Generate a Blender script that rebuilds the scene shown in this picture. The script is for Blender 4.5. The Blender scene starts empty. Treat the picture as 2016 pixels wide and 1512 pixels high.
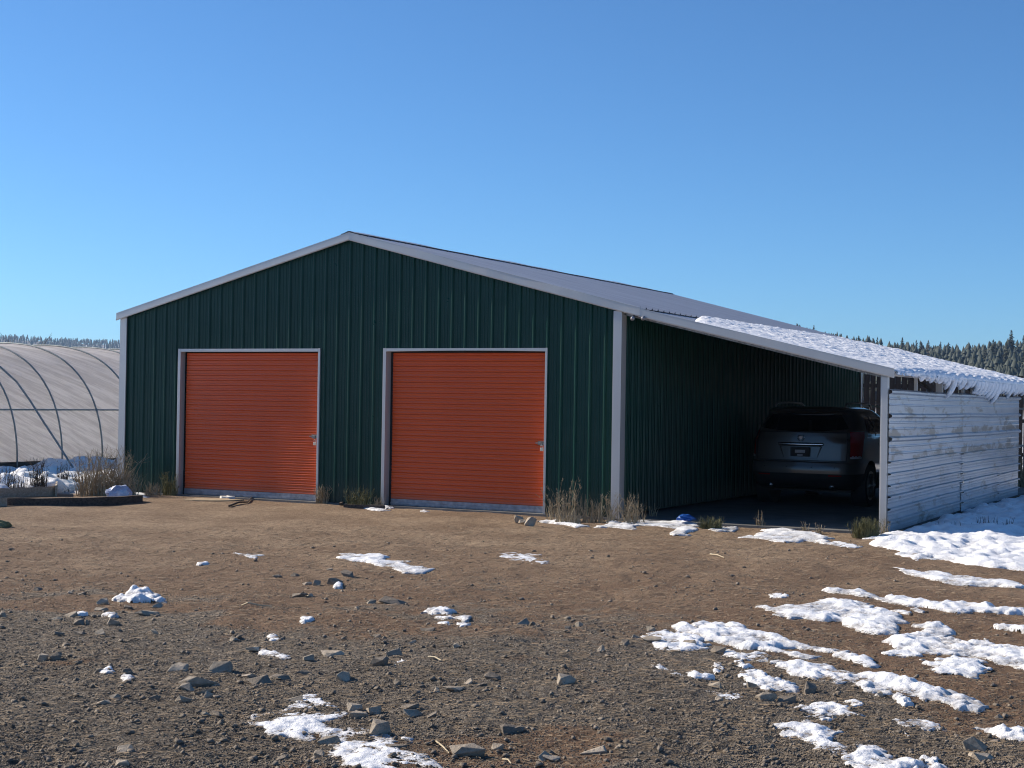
import bpy, bmesh, math, random
import numpy as np
from mathutils import Vector, Matrix

random.seed(7); rng = np.random.default_rng(7)
scene = bpy.context.scene
col = scene.collection

# ------------------------------------------------------------------ camera
F_PX, PITCH, ROLL, CAM_H = 2978.9, 0.0111, 0.0157, 1.639
cd = bpy.data.cameras.new("camera"); cam = bpy.data.objects.new("camera", cd); col.objects.link(cam)
cd.sensor_width = 36; cd.lens = 36 * F_PX / 2016; cd.clip_start = 0.1; cd.clip_end = 12000
_F = Vector((0, math.cos(PITCH), math.sin(PITCH))); _R0 = Vector((1, 0, 0)); _U0 = Vector((0, -math.sin(PITCH), math.cos(PITCH)))
_R = _R0 * math.cos(ROLL) + _U0 * math.sin(ROLL); _U = -_R0 * math.sin(ROLL) + _U0 * math.cos(ROLL)
cam.matrix_world = Matrix(((_R.x, _U.x, -_F.x, 0), (_R.y, _U.y, -_F.y, 0), (_R.z, _U.z, -_F.z, CAM_H), (0, 0, 0, 1)))
scene.camera = cam

# ------------------------------------------------------------------ light
TH = 0.4793                        # angle of the barn front to the picture plane
SUN_EL = math.radians(29.0)
graze = math.radians(2.7)          # how far the sun shines into the barn front
SD = Vector((math.cos(TH), -math.sin(TH), 0)); DD = Vector((math.sin(TH), math.cos(TH), 0))
travel = (SD * math.cos(graze) + DD * math.sin(graze)) * math.cos(SUN_EL) + Vector((0, 0, -math.sin(SUN_EL)))
sl = bpy.data.lights.new("sun", 'SUN'); sl.energy = 5.0; sl.angle = math.radians(0.5); sl.color = (1.0, 0.89, 0.75)
sun = bpy.data.objects.new("sun", sl); col.objects.link(sun)
sun.rotation_euler = travel.to_track_quat('-Z', 'Y').to_euler()
w = bpy.data.worlds.new("World"); scene.world = w; w.use_nodes = True
nt = w.node_tree; nt.nodes.clear()
sky = nt.nodes.new('ShaderNodeTexSky'); sky.sky_type = 'NISHITA'; sky.sun_disc = False
sky.sun_elevation = SUN_EL
sky.sun_rotation = math.atan2(-travel.x, -travel.y)
sky.altitude = 2000; sky.air_density = 1.0; sky.dust_density = 1.0; sky.ozone_density = 6.0
bg = nt.nodes.new('ShaderNodeBackground'); bg.inputs['Strength'].default_value = 0.096
wo = nt.nodes.new('ShaderNodeOutputWorld')
tint = nt.nodes.new('ShaderNodeMix'); tint.data_type = 'RGBA'; tint.blend_type = 'MULTIPLY'
tint.inputs[0].default_value = 1.0; tint.inputs[7].default_value = (0.64, 0.885, 1.0, 1)      # white balance of the picture
nt.links.new(sky.outputs[0], tint.inputs[6]); nt.links.new(tint.outputs[2], bg.inputs[0]); nt.links.new(bg.outputs[0], wo.inputs[0])
scene.view_settings.view_transform = 'Standard'; scene.view_settings.look = 'None'
scene.view_settings.exposure = 0.55; scene.view_settings.gamma = 1.0; scene.view_settings.use_curve_mapping = False
scene.cycles.filter_width = 1.1; scene.cycles.max_bounces = 8; scene.cycles.diffuse_bounces = 3; scene.cycles.glossy_bounces = 3
scene.cycles.transmission_bounces = 4; scene.cycles.transparent_max_bounces = 8

# ------------------------------------------------------------------ helpers
def hash2(ix, iy, seed):
    n = (ix.astype(np.int64) * 374761393 + iy.astype(np.int64) * 668265263 + seed * 1274126177) & 0xffffffff
    n = ((n ^ (n >> 13)) * 1274126177) & 0xffffffff
    n = ((n ^ (n >> 16)) * 2246822519) & 0xffffffff
    return ((n ^ (n >> 15)) & 0xffffff) / float(0xffffff)
def vnoise(x, y, seed=0):
    ix = np.floor(x); iy = np.floor(y); fx = x - ix; fy = y - iy
    fx = fx * fx * fx * (fx * (fx * 6 - 15) + 10); fy = fy * fy * fy * (fy * (fy * 6 - 15) + 10)
    a = hash2(ix, iy, seed); b = hash2(ix + 1, iy, seed); c = hash2(ix, iy + 1, seed); d = hash2(ix + 1, iy + 1, seed)
    return (a + (b - a) * fx) * (1 - fy) + (c + (d - c) * fx) * fy - 0.5
def fbm(x, y, wl, octs, seed=0, gain=0.5):
    t = np.zeros_like(x, dtype=float); a = 1.0; f = 1.0 / wl
    for o in range(octs):
        t += a * vnoise(x * f + 17.3 * o, y * f - 9.1 * o, seed + o); a *= gain; f *= 2.03
    return t
def sstep(a, b, x): 
    t = np.clip((x - a) / (b - a), 0, 1); return t * t * (3 - 2 * t)

def ray(px, py):
    d = _R * ((px - 1008) / F_PX) - _U * ((py - 756) / F_PX) + _F
    return d
def G(px, py, z=0.0):
    d = ray(px, py); t = (z - CAM_H) / d.z
    return Vector((d.x * t, d.y * t, z))
P0 = Vector((-6.5864, 25.6214, 0))
def to_local(p):
    r = Vector((p.x - P0.x, p.y - P0.y, 0)); return r.dot(SD), r.dot(DD)
def to_world(s, d, z=0): return P0 + SD * s + DD * d + Vector((0, 0, z))
def s_at(px, d, z):     # the s on the line (d,z) that shows at px: bisection
    pass
def side_d(px, s, z):   # depth along a line of constant s that shows at px
    lo, hi = -2.0, 40.0
    for _ in range(50):
        m = (lo + hi) / 2; p = to_world(s, m, z - CAM_H)
        x = 1008 + F_PX * p.dot(_R) / p.dot(_F)
        if x < px: lo = m
        else: hi = m
    return (lo + hi) / 2

def tag(o, label=None, cat=None, group=None, kind=None):
    if label: o['label'] = label
    if cat: o['category'] = cat
    if group: o['group'] = group
    if kind: o['kind'] = kind
    return o
def empty(name, loc=(0, 0, 0), rz=0.0):
    o = bpy.data.objects.new(name, None); col.objects.link(o); o.location = loc; o.rotation_euler = (0, 0, rz)
    o.empty_display_size = 0.2; return o
def link(name, me, mat=None, parent=None, smooth=False):
    if mat is not None and not me.materials: me.materials.append(mat)
    o = bpy.data.objects.new(name, me); col.objects.link(o)
    if parent: o.parent = parent
    if smooth: me.polygons.foreach_set('use_smooth', np.ones(len(me.polygons), dtype=bool))
    return o
def mesh_np(name, V, Fq):
    V = np.asarray(V, dtype=np.float32); Fq = np.asarray(Fq, dtype=np.int32); k = Fq.shape[1]
    me = bpy.data.meshes.new(name)
    me.vertices.add(len(V)); me.vertices.foreach_set('co', V.ravel())
    me.loops.add(Fq.size); me.loops.foreach_set('vertex_index', Fq.ravel())
    me.polygons.add(len(Fq)); me.polygons.foreach_set('loop_start', np.arange(len(Fq), dtype=np.int32) * k)
    me.polygons.foreach_set('loop_total', np.full(len(Fq), k, dtype=np.int32))
    me.update(calc_edges=True); return me
class MB:
    def __init__(s): s.v = []; s.f = []
    def add(s, V, F):
        n = len(s.v); s.v += [tuple(v) for v in V]; s.f += [tuple(i + n for i in f) for f in F]; return s
    def box(s, a, b):
        x0, y0, z0 = a; x1, y1, z1 = b
        return s.add([(x0, y0, z0), (x1, y0, z0), (x1, y1, z0), (x0, y1, z0), (x0, y0, z1), (x1, y0, z1), (x1, y1, z1), (x0, y1, z1)],
                     [(0, 3, 2, 1), (4, 5, 6, 7), (0, 1, 5, 4), (1, 2, 6, 5), (2, 3, 7, 6), (3, 0, 4, 7)])
    def hexa(s, bot, top):
        return s.add(list(bot) + list(top), [(0, 3, 2, 1), (4, 5, 6, 7), (0, 1, 5, 4), (1, 2, 6, 5), (2, 3, 7, 6), (3, 0, 4, 7)])
    def tube(s, pts, r, n=8, r2=None, flat=1.0):
        pts = [Vector(p) for p in pts]; rings = []
        for i, p in enumerate(pts):
            t = (pts[min(i + 1, len(pts) - 1)] - pts[max(i - 1, 0)]).normalized()
            u = t.cross(Vector((0, 0, 1)));
            if u.length < 1e-3: u = Vector((1, 0, 0))
            u.normalize(); v = t.cross(u)
            rr = r if r2 is None else r + (r2 - r) * i / (len(pts) - 1)
            rings.append([p + (u * math.cos(2 * math.pi * k / n) + v * math.sin(2 * math.pi * k / n) * flat) * rr for k in range(n)])
        V = [q for ring in rings for q in ring]; F = []
        for i in range(len(pts) - 1):
            for k in range(n):
                F.append((i * n + k, i * n + (k + 1) % n, (i + 1) * n + (k + 1) % n, (i + 1) * n + k))
        F.append(tuple(range(n - 1, -1, -1))); F.append(tuple((len(pts) - 1) * n + k for k in range(n)))
        return s.add(V, F)
    def mesh(s, name):
        me = bpy.data.meshes.new(name); me.from_pydata(s.v, [], s.f); me.update(); return me
    def build(s, name, mat, parent=None, bevel=0.0, smooth=False):
        me = s.mesh(name)
        if bevel:
            bm = bmesh.new(); bm.from_mesh(me)
            bmesh.ops.bevel(bm, geom=list(bm.edges), offset=bevel, segments=2, affect='EDGES', profile=0.5); bm.to_mesh(me); bm.free()
        return link(name, me, mat, parent, smooth)

# ------------------------------------------------------------------ materials
def new_mat(name):
    m = bpy.data.materials.new(name); m.use_nodes = True; t = m.node_tree
    b = t.nodes['Principled BSDF']; return m, t, b
def N(t, typ, **kw):
    n = t.nodes.new(typ)
    for k, v in kw.items():
        if k in n.inputs: n.inputs[k].default_value = v
        else: setattr(n, k, v)
    return n
def noise(t, vec, scale, detail=6, rough=0.6, dist=0.0):
    n = N(t, 'ShaderNodeTexNoise'); n.inputs['Scale'].default_value = scale; n.inputs['Detail'].default_value = detail
    n.inputs['Roughness'].default_value = rough; n.inputs['Distortion'].default_value = dist
    if vec is not None: t.links.new(vec, n.inputs['Vector'])
    return n.outputs['Fac']
def ramp(t, fac, stops):
    r = N(t, 'ShaderNodeValToRGB'); e = r.color_ramp.elements
    while len(e) < len(stops): e.new(0.5)
    for i, (p, c) in enumerate(stops):
        e[i].position = p; e[i].color = (c[0], c[1], c[2], 1) if not isinstance(c, (int, float)) else (c, c, c, 1)
    t.links.new(fac, r.inputs['Fac']); return r.outputs['Color']
def mixc(t, fac, a, b):
    m = N(t, 'ShaderNodeMix', data_type='RGBA')
    for inp, v in ((0, fac), (6, a), (7, b)):
        if hasattr(v, 'links') or isinstance(v, bpy.types.NodeSocket): t.links.new(v, m.inputs[inp])
        elif isinstance(v, (int, float)): m.inputs[inp].default_value = v
        else: m.inputs[inp].default_value = (v[0], v[1], v[2], 1)
    return m.outputs[2]
def mapping(t, src, scale=(1, 1, 1), rot=(0, 0, 0)):
    m = N(t, 'ShaderNodeMapping'); m.inputs['Scale'].default_value = scale; m.inputs['Rotation'].default_value = rot
    t.links.new(src, m.inputs['Vector']); return m.outputs[0]
def texco(t, which='Object'): return N(t, 'ShaderNodeTexCoord').outputs[which]
def position(t): return N(t, 'ShaderNodeNewGeometry').outputs['Position']
def bump(t, b, h, strength=0.3, dist=0.01):
    n = N(t, 'ShaderNodeBump'); n.inputs['Strength'].default_value = strength; n.inputs['Distance'].default_value = dist
    t.links.new(h, n.inputs['Height']); t.links.new(n.outputs[0], b.inputs['Normal']); return n
def simple(name, c1, c2=None, rough=0.5, metal=0.0, scale=6, stretch=(1, 1, 1), bmp=0.0, bscale=40, spec=0.5, lo=.35, hi=.65):
    m, t, b = new_mat(name); co = texco(t)
    b.inputs['Roughness'].default_value = rough; b.inputs['Metallic'].default_value = metal
    b.inputs['Specular IOR Level'].default_value = spec
    if c2 is None: b.inputs['Base Color'].default_value = (*c1, 1)
    else:
        f = noise(t, mapping(t, co, stretch), scale); t.links.new(ramp(t, f, [(lo, c1), (hi, c2)]), b.inputs['Base Color'])
    if bmp: bump(t, b, noise(t, mapping(t, co, stretch), bscale, 8), bmp, 0.02)
    return m
M = {}
def painted_metal(name, c1, c2, rough, dirt=(.16, .13, .10), dirt_h=0.5, spec=.5):
    m, t, b = new_mat(name); co = texco(t)
    f = noise(t, mapping(t, co, (1, 1, .15)), 2.2, 5)
    base = mixc(t, f, c1, c2)
    sep = N(t, 'ShaderNodeSeparateXYZ'); t.links.new(co, sep.inputs[0])
    low = N(t, 'ShaderNodeMapRange', interpolation_type='SMOOTHSTEP'); t.links.new(sep.outputs['Z'], low.inputs[0])
    low.inputs[1].default_value = dirt_h; low.inputs[2].default_value = -0.02; low.inputs[3].default_value = 0; low.inputs[4].default_value = .75
    n2 = noise(t, co, 9, 8, .7)
    mul = N(t, 'ShaderNodeMath', operation='MULTIPLY'); t.links.new(low.outputs[0], mul.inputs[0]); t.links.new(n2, mul.inputs[1])
    t.links.new(mixc(t, mul.outputs[0], base, dirt), b.inputs['Base Color'])
    t.links.new(ramp(t, noise(t, co, 3.1), [(0.3, rough - .06), (.7, rough + .12)]), b.inputs['Roughness'])
    b.inputs['Specular IOR Level'].default_value = spec
    bump(t, b, noise(t, mapping(t, co, (1, 1, .4)), 1.7, 3), .25, .02)
    return m
M['green'] = painted_metal('green_painted_steel', (.003, .038, .028), (.0045, .054, .041), .33, dirt=(.10, .09, .07), spec=.26)
M['orange'] = painted_metal('orange_painted_steel', (.66, .085, .014), (.76, .110, .018), .34, dirt=(.24, .13, .08), dirt_h=.38)
M['trim'] = painted_metal('galvanised_trim', (.48, .48, .475), (.58, .58, .57), .38, dirt=(.28, .24, .20))
M['trim'].node_tree.nodes['Principled BSDF'].inputs['Metallic'].default_value = 0.35
M['bar'] = simple('weathered_aluminium_bar', (.22, .23, .26), (.36, .37, .41), .45, .6, 12, (1, 1, 1), .2, 30)
M['steel'] = simple('bright_steel', (.55, .55, .56), (.4, .4, .42), .35, .8, 20)
M['dark'] = simple('dark_rubber', (.012, .012, .013), (.02, .02, .02), .7, 0, 10)

def roof_mat():
    m, t, b = new_mat('galvanised_roof'); co = texco(t)
    f = noise(t, mapping(t, co, (.4, 2, 1)), 1.2, 6)
    t.links.new(ramp(t, f, [(.3, (.55, .56, .58)), (.7, (.68, .69, .71))]), b.inputs['Base Color'])
    b.inputs['Metallic'].default_value = .75; b.inputs['Roughness'].default_value = .42
    bump(t, b, noise(t, co, 2, 3), .2, .02); return m
M['roof'] = roof_mat()

def sheet_mat():
    m, t, b = new_mat('weathered_galvanised_sheet'); co = texco(t)
    f = noise(t, mapping(t, co, (1, .5, 2)), 1.5, 8, .65)
    base = ramp(t, f, [(.3, (.40, .43, .47)), (.7, (.54, .57, .60))])
    st = noise(t, mapping(t, co, (1, .8, 2.6)), 1.7, 10, .72, .4)       # lichen and dirt blotches
    sz = N(t, 'ShaderNodeSeparateXYZ'); t.links.new(co, sz.inputs[0])
    hz = N(t, 'ShaderNodeMath', operation='MULTIPLY'); t.links.new(sz.outputs['Z'], hz.inputs[0]); hz.inputs[1].default_value = .5
    band = ramp(t, hz.outputs[0], [(.0, .3), (.44, .0), (.47, 1.0), (.53, .25), (.61, .0), (.63, 1.0), (.70, .15), (.90, .3)])
    ba = N(t, 'ShaderNodeMath', operation='MULTIPLY_ADD'); t.links.new(band, ba.inputs[0]); ba.inputs[1].default_value = .13; t.links.new(st, ba.inputs[2])
    m1 = ramp(t, ba.outputs[0], [(.56, 0.0), (.65, .9)])
    base2 = mixc(t, m1, base, (.25, .23, .20))
    st2 = noise(t, mapping(t, co, (1, 5, 1.2)), 3.0, 10, .8)
    m2 = ramp(t, st2, [(.63, 0.0), (.71, .9)])
    t.links.new(mixc(t, m2, base2, (.11, .10, .095)), b.inputs['Base Color'])
    b.inputs['Metallic'].default_value = .6; b.inputs['Roughness'].default_value = .36
    bump(t, b, noise(t, mapping(t, co, (1, 1, 1)), 1.2, 3), .2, .02); return m
M['sheet'] = sheet_mat()

def snow_mat(name='snow', ice=0.0, fine=60):
    m, t, b = new_mat(name); co = position(t)
    f = noise(t, co, 3.0, 6)
    t.links.new(ramp(t, f, [(.35, (.86, .88, .91)), (.6, (.94, .95, .96))]), b.inputs['Base Color'])
    if ice:
        # thin crusty rim lets dirt show through: attribute 'thin' 0..1
        at = N(t, 'ShaderNodeAttribute', attribute_name='thin')
        n2 = noise(t, mapping(t, co, (1, 1, 1)), 38, 8, .7)
        mm = N(t, 'ShaderNodeMath', operation='MULTIPLY'); t.links.new(at.outputs['Fac'], mm.inputs[0])
        rr = ramp(t, n2, [(.35, 0.15), (.62, 1.0)]); t.links.new(rr, mm.inputs[1])
        f2 = ramp(t, f, [(.35, (.86, .88, .91)), (.6, (.94, .95, .96))])
        t.links.new(mixc(t, mm.outputs[0], f2, (.24, .21, .18)), b.inputs['Base Color'])
    b.inputs['Roughness'].default_value = .55
    b.inputs['Subsurface Weight'].default_value = 0.0
    n = noise(t, co, fine, 8, .7); bump(t, b, n, .8, .02)
    return m
M['snow'] = snow_mat('ground_snow', 1.0, 48)
M['roof_snow'] = snow_mat('roof_snow', 0, 26)

def ground_mat():
    m, t, b = new_mat('yard_dirt_and_gravel'); co = position(t)
    ag = N(t, 'ShaderNodeAttribute', attribute_name='gravel').outputs['Fac']
    asn = N(t, 'ShaderNodeAttribute', attribute_name='snowy').outputs['Fac']
    awo = N(t, 'ShaderNodeAttribute', attribute_name='wood').outputs['Fac']
    n1 = noise(t, co, .9, 8, .6); n2 = noise(t, co, 14, 8, .75); n3 = noise(t, co, 75, 6, .8)
    brown = mixc(t, ramp(t, n1, [(.35, 0.), (.65, 1.)]), (.32, .225, .145), (.56, .42, .28))
    sy = N(t, 'ShaderNodeSeparateXYZ'); t.links.new(co, sy.inputs[0])
    yy = N(t, 'ShaderNodeMath', operation='MULTIPLY_ADD'); t.links.new(n1, yy.inputs[0]); yy.inputs[1].default_value = 9.0; t.links.new(sy.outputs['Y'], yy.inputs[2])
    ym = N(t, 'ShaderNodeMapRange'); t.links.new(yy.outputs[0], ym.inputs[0]); ym.inputs[1].default_value = 15.5; ym.inputs[2].default_value = 22.5
    darkb = mixc(t, n2, (.20, .122, .074), (.34, .22, .138))
    brown = mixc(t, ym.outputs[0], darkb, brown)
    brown = mixc(t, ramp(t, n2, [(.38, 0.), (.62, .75)]), brown, (.18, .115, .072))
    straw = noise(t, mapping(t, co, (1.2, 3.0, 1), (0, 0, .15)), 26, 8, .85, 1.5)
    brown = mixc(t, ramp(t, straw, [(.56, 0.), (.68, .55)]), brown, (.50, .39, .27))
    brown = mixc(t, ramp(t, n3, [(.40, .75), (.52, 0.)]), brown, (.10, .064, .042))
    brown = mixc(t, ramp(t, n3, [(.58, 0.), (.68, .6)]), brown, (.52, .42, .31))
    grey = mixc(t, ramp(t, n3, [(.35, 0.), (.65, 1.)]), (.080, .066, .052), (.25, .21, .165))
    vor = N(t, 'ShaderNodeTexVoronoi'); vor.inputs['Scale'].default_value = 85; t.links.new(co, vor.inputs['Vector'])
    sp = N(t, 'ShaderNodeSeparateColor'); t.links.new(vor.outputs['Color'], sp.inputs[0])
    grey = mixc(t, ramp(t, sp.outputs[0], [(.6, 0.), (.95, .55)]), grey, (.46, .40, .32))
    edge = N(t, 'ShaderNodeMath', operation='ADD'); t.links.new(ag, edge.inputs[0])
    n4 = noise(t, co, 3.5, 9, .7); sub = N(t, 'ShaderNodeMath', operation='MULTIPLY_ADD'); t.links.new(n4, sub.inputs[0]); sub.inputs[1].default_value = 1.5; sub.inputs[2].default_value = -.75
    t.links.new(sub.outputs[0], edge.inputs[1])
    gcol = mixc(t, ramp(t, edge.outputs[0], [(.38, 0.), (.62, 1.)]), brown, grey)
    wood = mixc(t, ramp(t, noise(t, co, .02, 6), [(.45, 0.), (.6, 1.)]), (.05, .045, .035), (.11, .09, .065))
    gcol = mixc(t, awo, gcol, wood)
    sn = mixc(t, noise(t, co, 2, 4), (.78, .81, .86), (.88, .90, .93))
    t.links.new(mixc(t, asn, gcol, sn), b.inputs['Base Color'])
    b.inputs['Roughness'].default_value = .92; b.inputs['Specular IOR Level'].default_value = .2
    ad = N(t, 'ShaderNodeMath', operation='MULTIPLY_ADD'); t.links.new(n3, ad.inputs[0]); ad.inputs[1].default_value = .6; t.links.new(n2, ad.inputs[2])
    ad2 = N(t, 'ShaderNodeMath', operation='MULTIPLY_ADD'); t.links.new(vor.outputs['Distance'], ad2.inputs[0]); ad2.inputs[1].default_value = -.35; t.links.new(ad.outputs[0], ad2.inputs[2])
    bump(t, b, ad2.outputs[0], 1.0, .034); return m
M['ground'] = ground_mat()

def rock_mat(name, c1, c2):
    m, t, b = new_mat(name); co = texco(t)
    f = noise(t, co, 9, 9, .7); t.links.new(ramp(t, f, [(.3, c1), (.7, c2)]), b.inputs['Base Color'])
    b.inputs['Roughness'].default_value = .85; bump(t, b, noise(t, co, 22, 10, .75), 1.0, .02); return m
M['rock_dark'] = rock_mat('dark_basalt', (.13, .106, .080), (.30, .25, .195))
M['rock_grey'] = rock_mat('grey_basalt', (.21, .175, .135), (.50, .42, .32))
M['rock_tan'] = rock_mat('tan_crusted_stone', (.28, .23, .17), (.64, .54, .42))
M['gravel'] = rock_mat('crushed_gravel', (.085, .070, .055), (.36, .30, .235))
M['straw'] = simple('dry_straw', (.42, .33, .20), (.55, .46, .31), .8, 0, 3)
M['dry_weed'] = simple('dry_weed', (.26, .20, .12), (.42, .35, .24), .85, 0, 9)
M['dark_weed'] = simple('dark_dead_weed', (.05, .04, .03), (.12, .09, .06), .9, 0, 9)
M['green_weed'] = simple('olive_weed', (.10, .10, .04), (.24, .22, .10), .85, 0, 9)
M['concrete'] = simple('concrete_slab', (.11, .11, .105), (.19, .185, .175), .75, 0, 2.2, (1, 1, 1), .15, 30)
M['wood_dark'] = simple('dark_weathered_wood', (.045, .034, .027), (.12, .09, .07), .85, 0, 3, (12, 1, 12), .4, 20)
M['wood_fence'] = simple('brown_fence_wood', (.028, .022, .020), (.055, .042, .036), .85, 0, 4, (8, 8, .7), .4, 20)
M['wood_pale'] = simple('pale_weathered_board', (.30, .24, .17), (.45, .38, .29), .8, 0, 3, (1, 12, 12), .3, 20)

# ------------------------------------------------------------------ terrain height and ground cover
def hills(x, y):
    r = np.hypot(x, y); az = np.degrees(np.arctan2(x, y))
    hr = sstep(330, 820, r) * (31.5 - 9 * sstep(10, 15.0, az) + 3 * sstep(16, 19, az) + 4 * fbm(x, y, 160, 3, 5)) * sstep(-2, 9, az)
    hl = sstep(1500, 2700, r) * (91 + 14 * fbm(x, y, 600, 3, 9)) * (1 - .85 * sstep(-2, 14, az)) 
    und = sstep(60, 300, r) * 1.0 * fbm(x, y, 90, 2, 3)
    return hr + hl + und - sstep(40, 90, r) * .3
def loc_sd(x, y):
    rx = x - P0.x; ry = y - P0.y
    return rx * SD.x + ry * SD.y, rx * DD.x + ry * DD.y
def ground_h(x, y):
    s, d = loc_sd(x, y); r = np.hypot(x, y)
    inside = sstep(-.6, .3, s) * (1 - sstep(13.0, 13.6, s)) * sstep(-.5, .1, d) * (1 - sstep(13.3, 14, d))
    near = 1 - sstep(30, 60, r)
    h = .055 * fbm(x, y, 3.2, 2, 11) + .034 * fbm(x, y * .8, .7, 2, 21) + .020 * fbm(x, y, .17, 2, 31) * (1 - sstep(16, 26, r)) + .011 * fbm(x, y, .05, 2, 41) * (1 - sstep(9, 15, r))
    return h * near * (1 - inside) - .03 * inside + hills(x, y)

def build_ground():
    a_f = np.linspace(-21.5, 21.5, 860); a_o = np.concatenate([np.linspace(-180, -40, 22), np.linspace(-36, -22, 10)])
    az = np.radians(np.concatenate([a_o, a_f, -a_o[::-1]]))
    r_near = np.linspace(.4, 5.6, 9); r_f = 1 / np.linspace(1 / 6.0, 1 / 46, 560); r_far = np.geomspace(48, 6000, 90)
    r = np.concatenate([r_near, r_f, r_far]); nr, na = len(r), len(az)
    A, Rr = np.meshgrid(az, r); X = (np.sin(A) * Rr).ravel(); Y = (np.cos(A) * Rr).ravel()
    Z = ground_h(X, Y)
    i = np.arange((nr - 1)); j = np.arange(na - 1); I, J = np.meshgrid(i, j, indexing='ij'); k = (I * na + J).ravel()
    me = mesh_np('ground', np.stack([X, Y, Z], 1), np.stack([k, k + 1, k + na + 1, k + na], 1)[:, ::-1])
    # gravel zones (albedo): grey crushed stone near the camera, brown dirt beyond, ragged border
    s, d = loc_sd(X, Y); rr = np.hypot(X, Y)
    g = gravel_mask(X, Y)
    sn = snow_cover(X, Y)
    wd = sstep(300, 420, rr) * (1 - sstep(1500, 1900, rr)) * sstep(-10, 6, np.degrees(A.ravel()))
    wd = np.maximum(wd, sstep(1500, 1900, rr) * .8)
    wd = wd * (.75 + .5 * (fbm(X, Y, 45, 3, 77)) > .62)
    for nm, arr in (('gravel', g), ('snowy', sn * (1 - wd)), ('wood', wd)):
        at = me.attributes.new(nm, 'FLOAT', 'POINT'); at.data.foreach_set('value', arr.astype(np.float32))
    o = link('ground', me, M['ground'], None, True); tag(o, kind='structure')
def gravel_mask(x, y):
    r = np.hypot(x, y)
    base = 1 - sstep(8.6, 15.0, y + 3.2 * fbm(x, y, 2.4, 4, 61))
    # brown tongue on the right, and brown streaks on the left
    base -= .75 * sstep(1.6, 2.6, x - .16 * (y - 8)) * sstep(7.0, 8.2, y + .5 * (x - 2))
    base -= .85 * sstep(.08, .45, fbm(x, y * 1.6, 1.6, 3, 71))
    return np.clip(base, 0, 1)
LEFT_EDGE = (G(-40, 984), G(300, 969))
def snow_cover(x, y):
    r = np.hypot(x, y); s, d = loc_sd(x, y)
    a, b = LEFT_EDGE; nx, ny = -(b.y - a.y), (b.x - a.x); L = math.hypot(nx, ny)
    dl = ((x - a.x) * nx + (y - a.y) * ny) / L                       # beyond the timber beds
    left = sstep(.35, .9, dl + .5 * fbm(x, y, 1.2, 3, 81)) * (1 - sstep(-.5, .1, s))
    back = sstep(13.6, 14.5, d)
    c = np.maximum(left, back) * (.55 + .45 * sstep(-.2, .1, fbm(x, y, 4, 3, 91)))
    return np.maximum(c, sstep(34, 44, r) * .9)
build_ground()

# ------------------------------------------------------------------ snow mounds
def poly_sdist(X, Y, P):
    n = len(P); best = np.full(X.shape, 1e9); inside = np.zeros(X.shape, bool)
    for i in range(n):
        x0, y0 = P[i]; x1, y1 = P[(i + 1) % n]; dx, dy = x1 - x0, y1 - y0; L = dx * dx + dy * dy + 1e-12
        t = np.clip(((X - x0) * dx + (Y - y0) * dy) / L, 0, 1)
        best = np.minimum(best, np.hypot(X - x0 - t * dx, Y - y0 - t * dy))
        c = ((y0 > Y) != (y1 > Y)) & (X < (x1 - x0) * (Y - y0) / (y1 - y0 + 1e-12) + x0); inside ^= c
    return np.where(inside, best, -best)
def snow_mound(name, P, res, hgt, wdt, seed, z0=None, rag=.5, lump=.35, thin_k=1.0, lk=1.9):
    P = np.array([(p[0], p[1]) for p in P]); pad = res * 3 + wdt * 2 + .02
    lo = P.min(0) - pad; hi = P.max(0) + pad
    nx = int((hi[0] - lo[0]) / res) + 2; ny = int((hi[1] - lo[1]) / res) + 2
    X, Y = np.meshgrid(lo[0] + np.arange(nx) * res, lo[1] + np.arange(ny) * res)
    sd = poly_sdist(X, Y, P) + rag * wdt * fbm(X, Y, lump, 4, seed, .6) * 1.4 + rag * wdt * .1
    c_ = np.clip(sd / wdt, 0, 1); prof = (c_ * (2 - c_)) ** .75
    lumps = .34 + .3 * (1.9 - lk) + lk * np.clip(fbm(X, Y, lump, 2, seed + 3) + .08, 0, 1.2)
    H = hgt * prof * lumps + prof * (.9 * hgt + .004) * fbm(X, Y, lump * .35, 3, seed + 9) + prof * min(.022, .35 * hgt + .008) * fbm(X, Y, max(.05, res * 2.4), 2, seed + 15)
    Z = ground_h(X.ravel(), Y.ravel()).reshape(X.shape) * (1 - .6 * prof) + np.where(sd > 0, H + .004, -.035 + np.maximum(sd, -.03))
    keepv = sd > -res * 1.5
    cell = keepv[:-1, :-1] & keepv[1:, :-1] & keepv[:-1, 1:] & keepv[1:, 1:] & ((sd[:-1, :-1] > 0) | (sd[1:, 1:] > 0) | (sd[1:, :-1] > 0) | (sd[:-1, 1:] > 0))
    J, I = np.nonzero(cell)
    if len(I) == 0: return None
    k = J * nx + I; Fq = np.stack([k, k + 1, k + nx + 1, k + nx], 1)
    used = np.unique(Fq); remap = np.full(nx * ny, -1); remap[used] = np.arange(len(used))
    V = np.stack([X.ravel(), Y.ravel(), Z.ravel()], 1)[used]
    c = V.mean(0); c[2] = 0
    me = mesh_np(name, V - c, remap[Fq])
    thin = thin_k * (1 - sstep(.0, hgt * .9, H.ravel()[used]))
    at = me.attributes.new('thin', 'FLOAT', 'POINT'); at.data.foreach_set('value', np.clip(thin, 0, 1).astype(np.float32))
    o = link(name, me, M['snow'], None, True); o.location = c; return o
def r1(L): return [(x / 2.88, 1020 + y / 2.88) for x, y in L]
def r2(L): return [(400 + x / 2.88, 1040 + y / 2.88) for x, y in L]
def r3(L): return [(1000 + x / 2.88, 1040 + y / 2.88) for x, y in L]
def r4(L): return [(1400 + x / 3.2727, 1080 + y / 3.2727) for x, y in L]
def r5(L): return [(1180 + x / 2.908, 560 + y / 2.908) for x, y in L]
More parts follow.
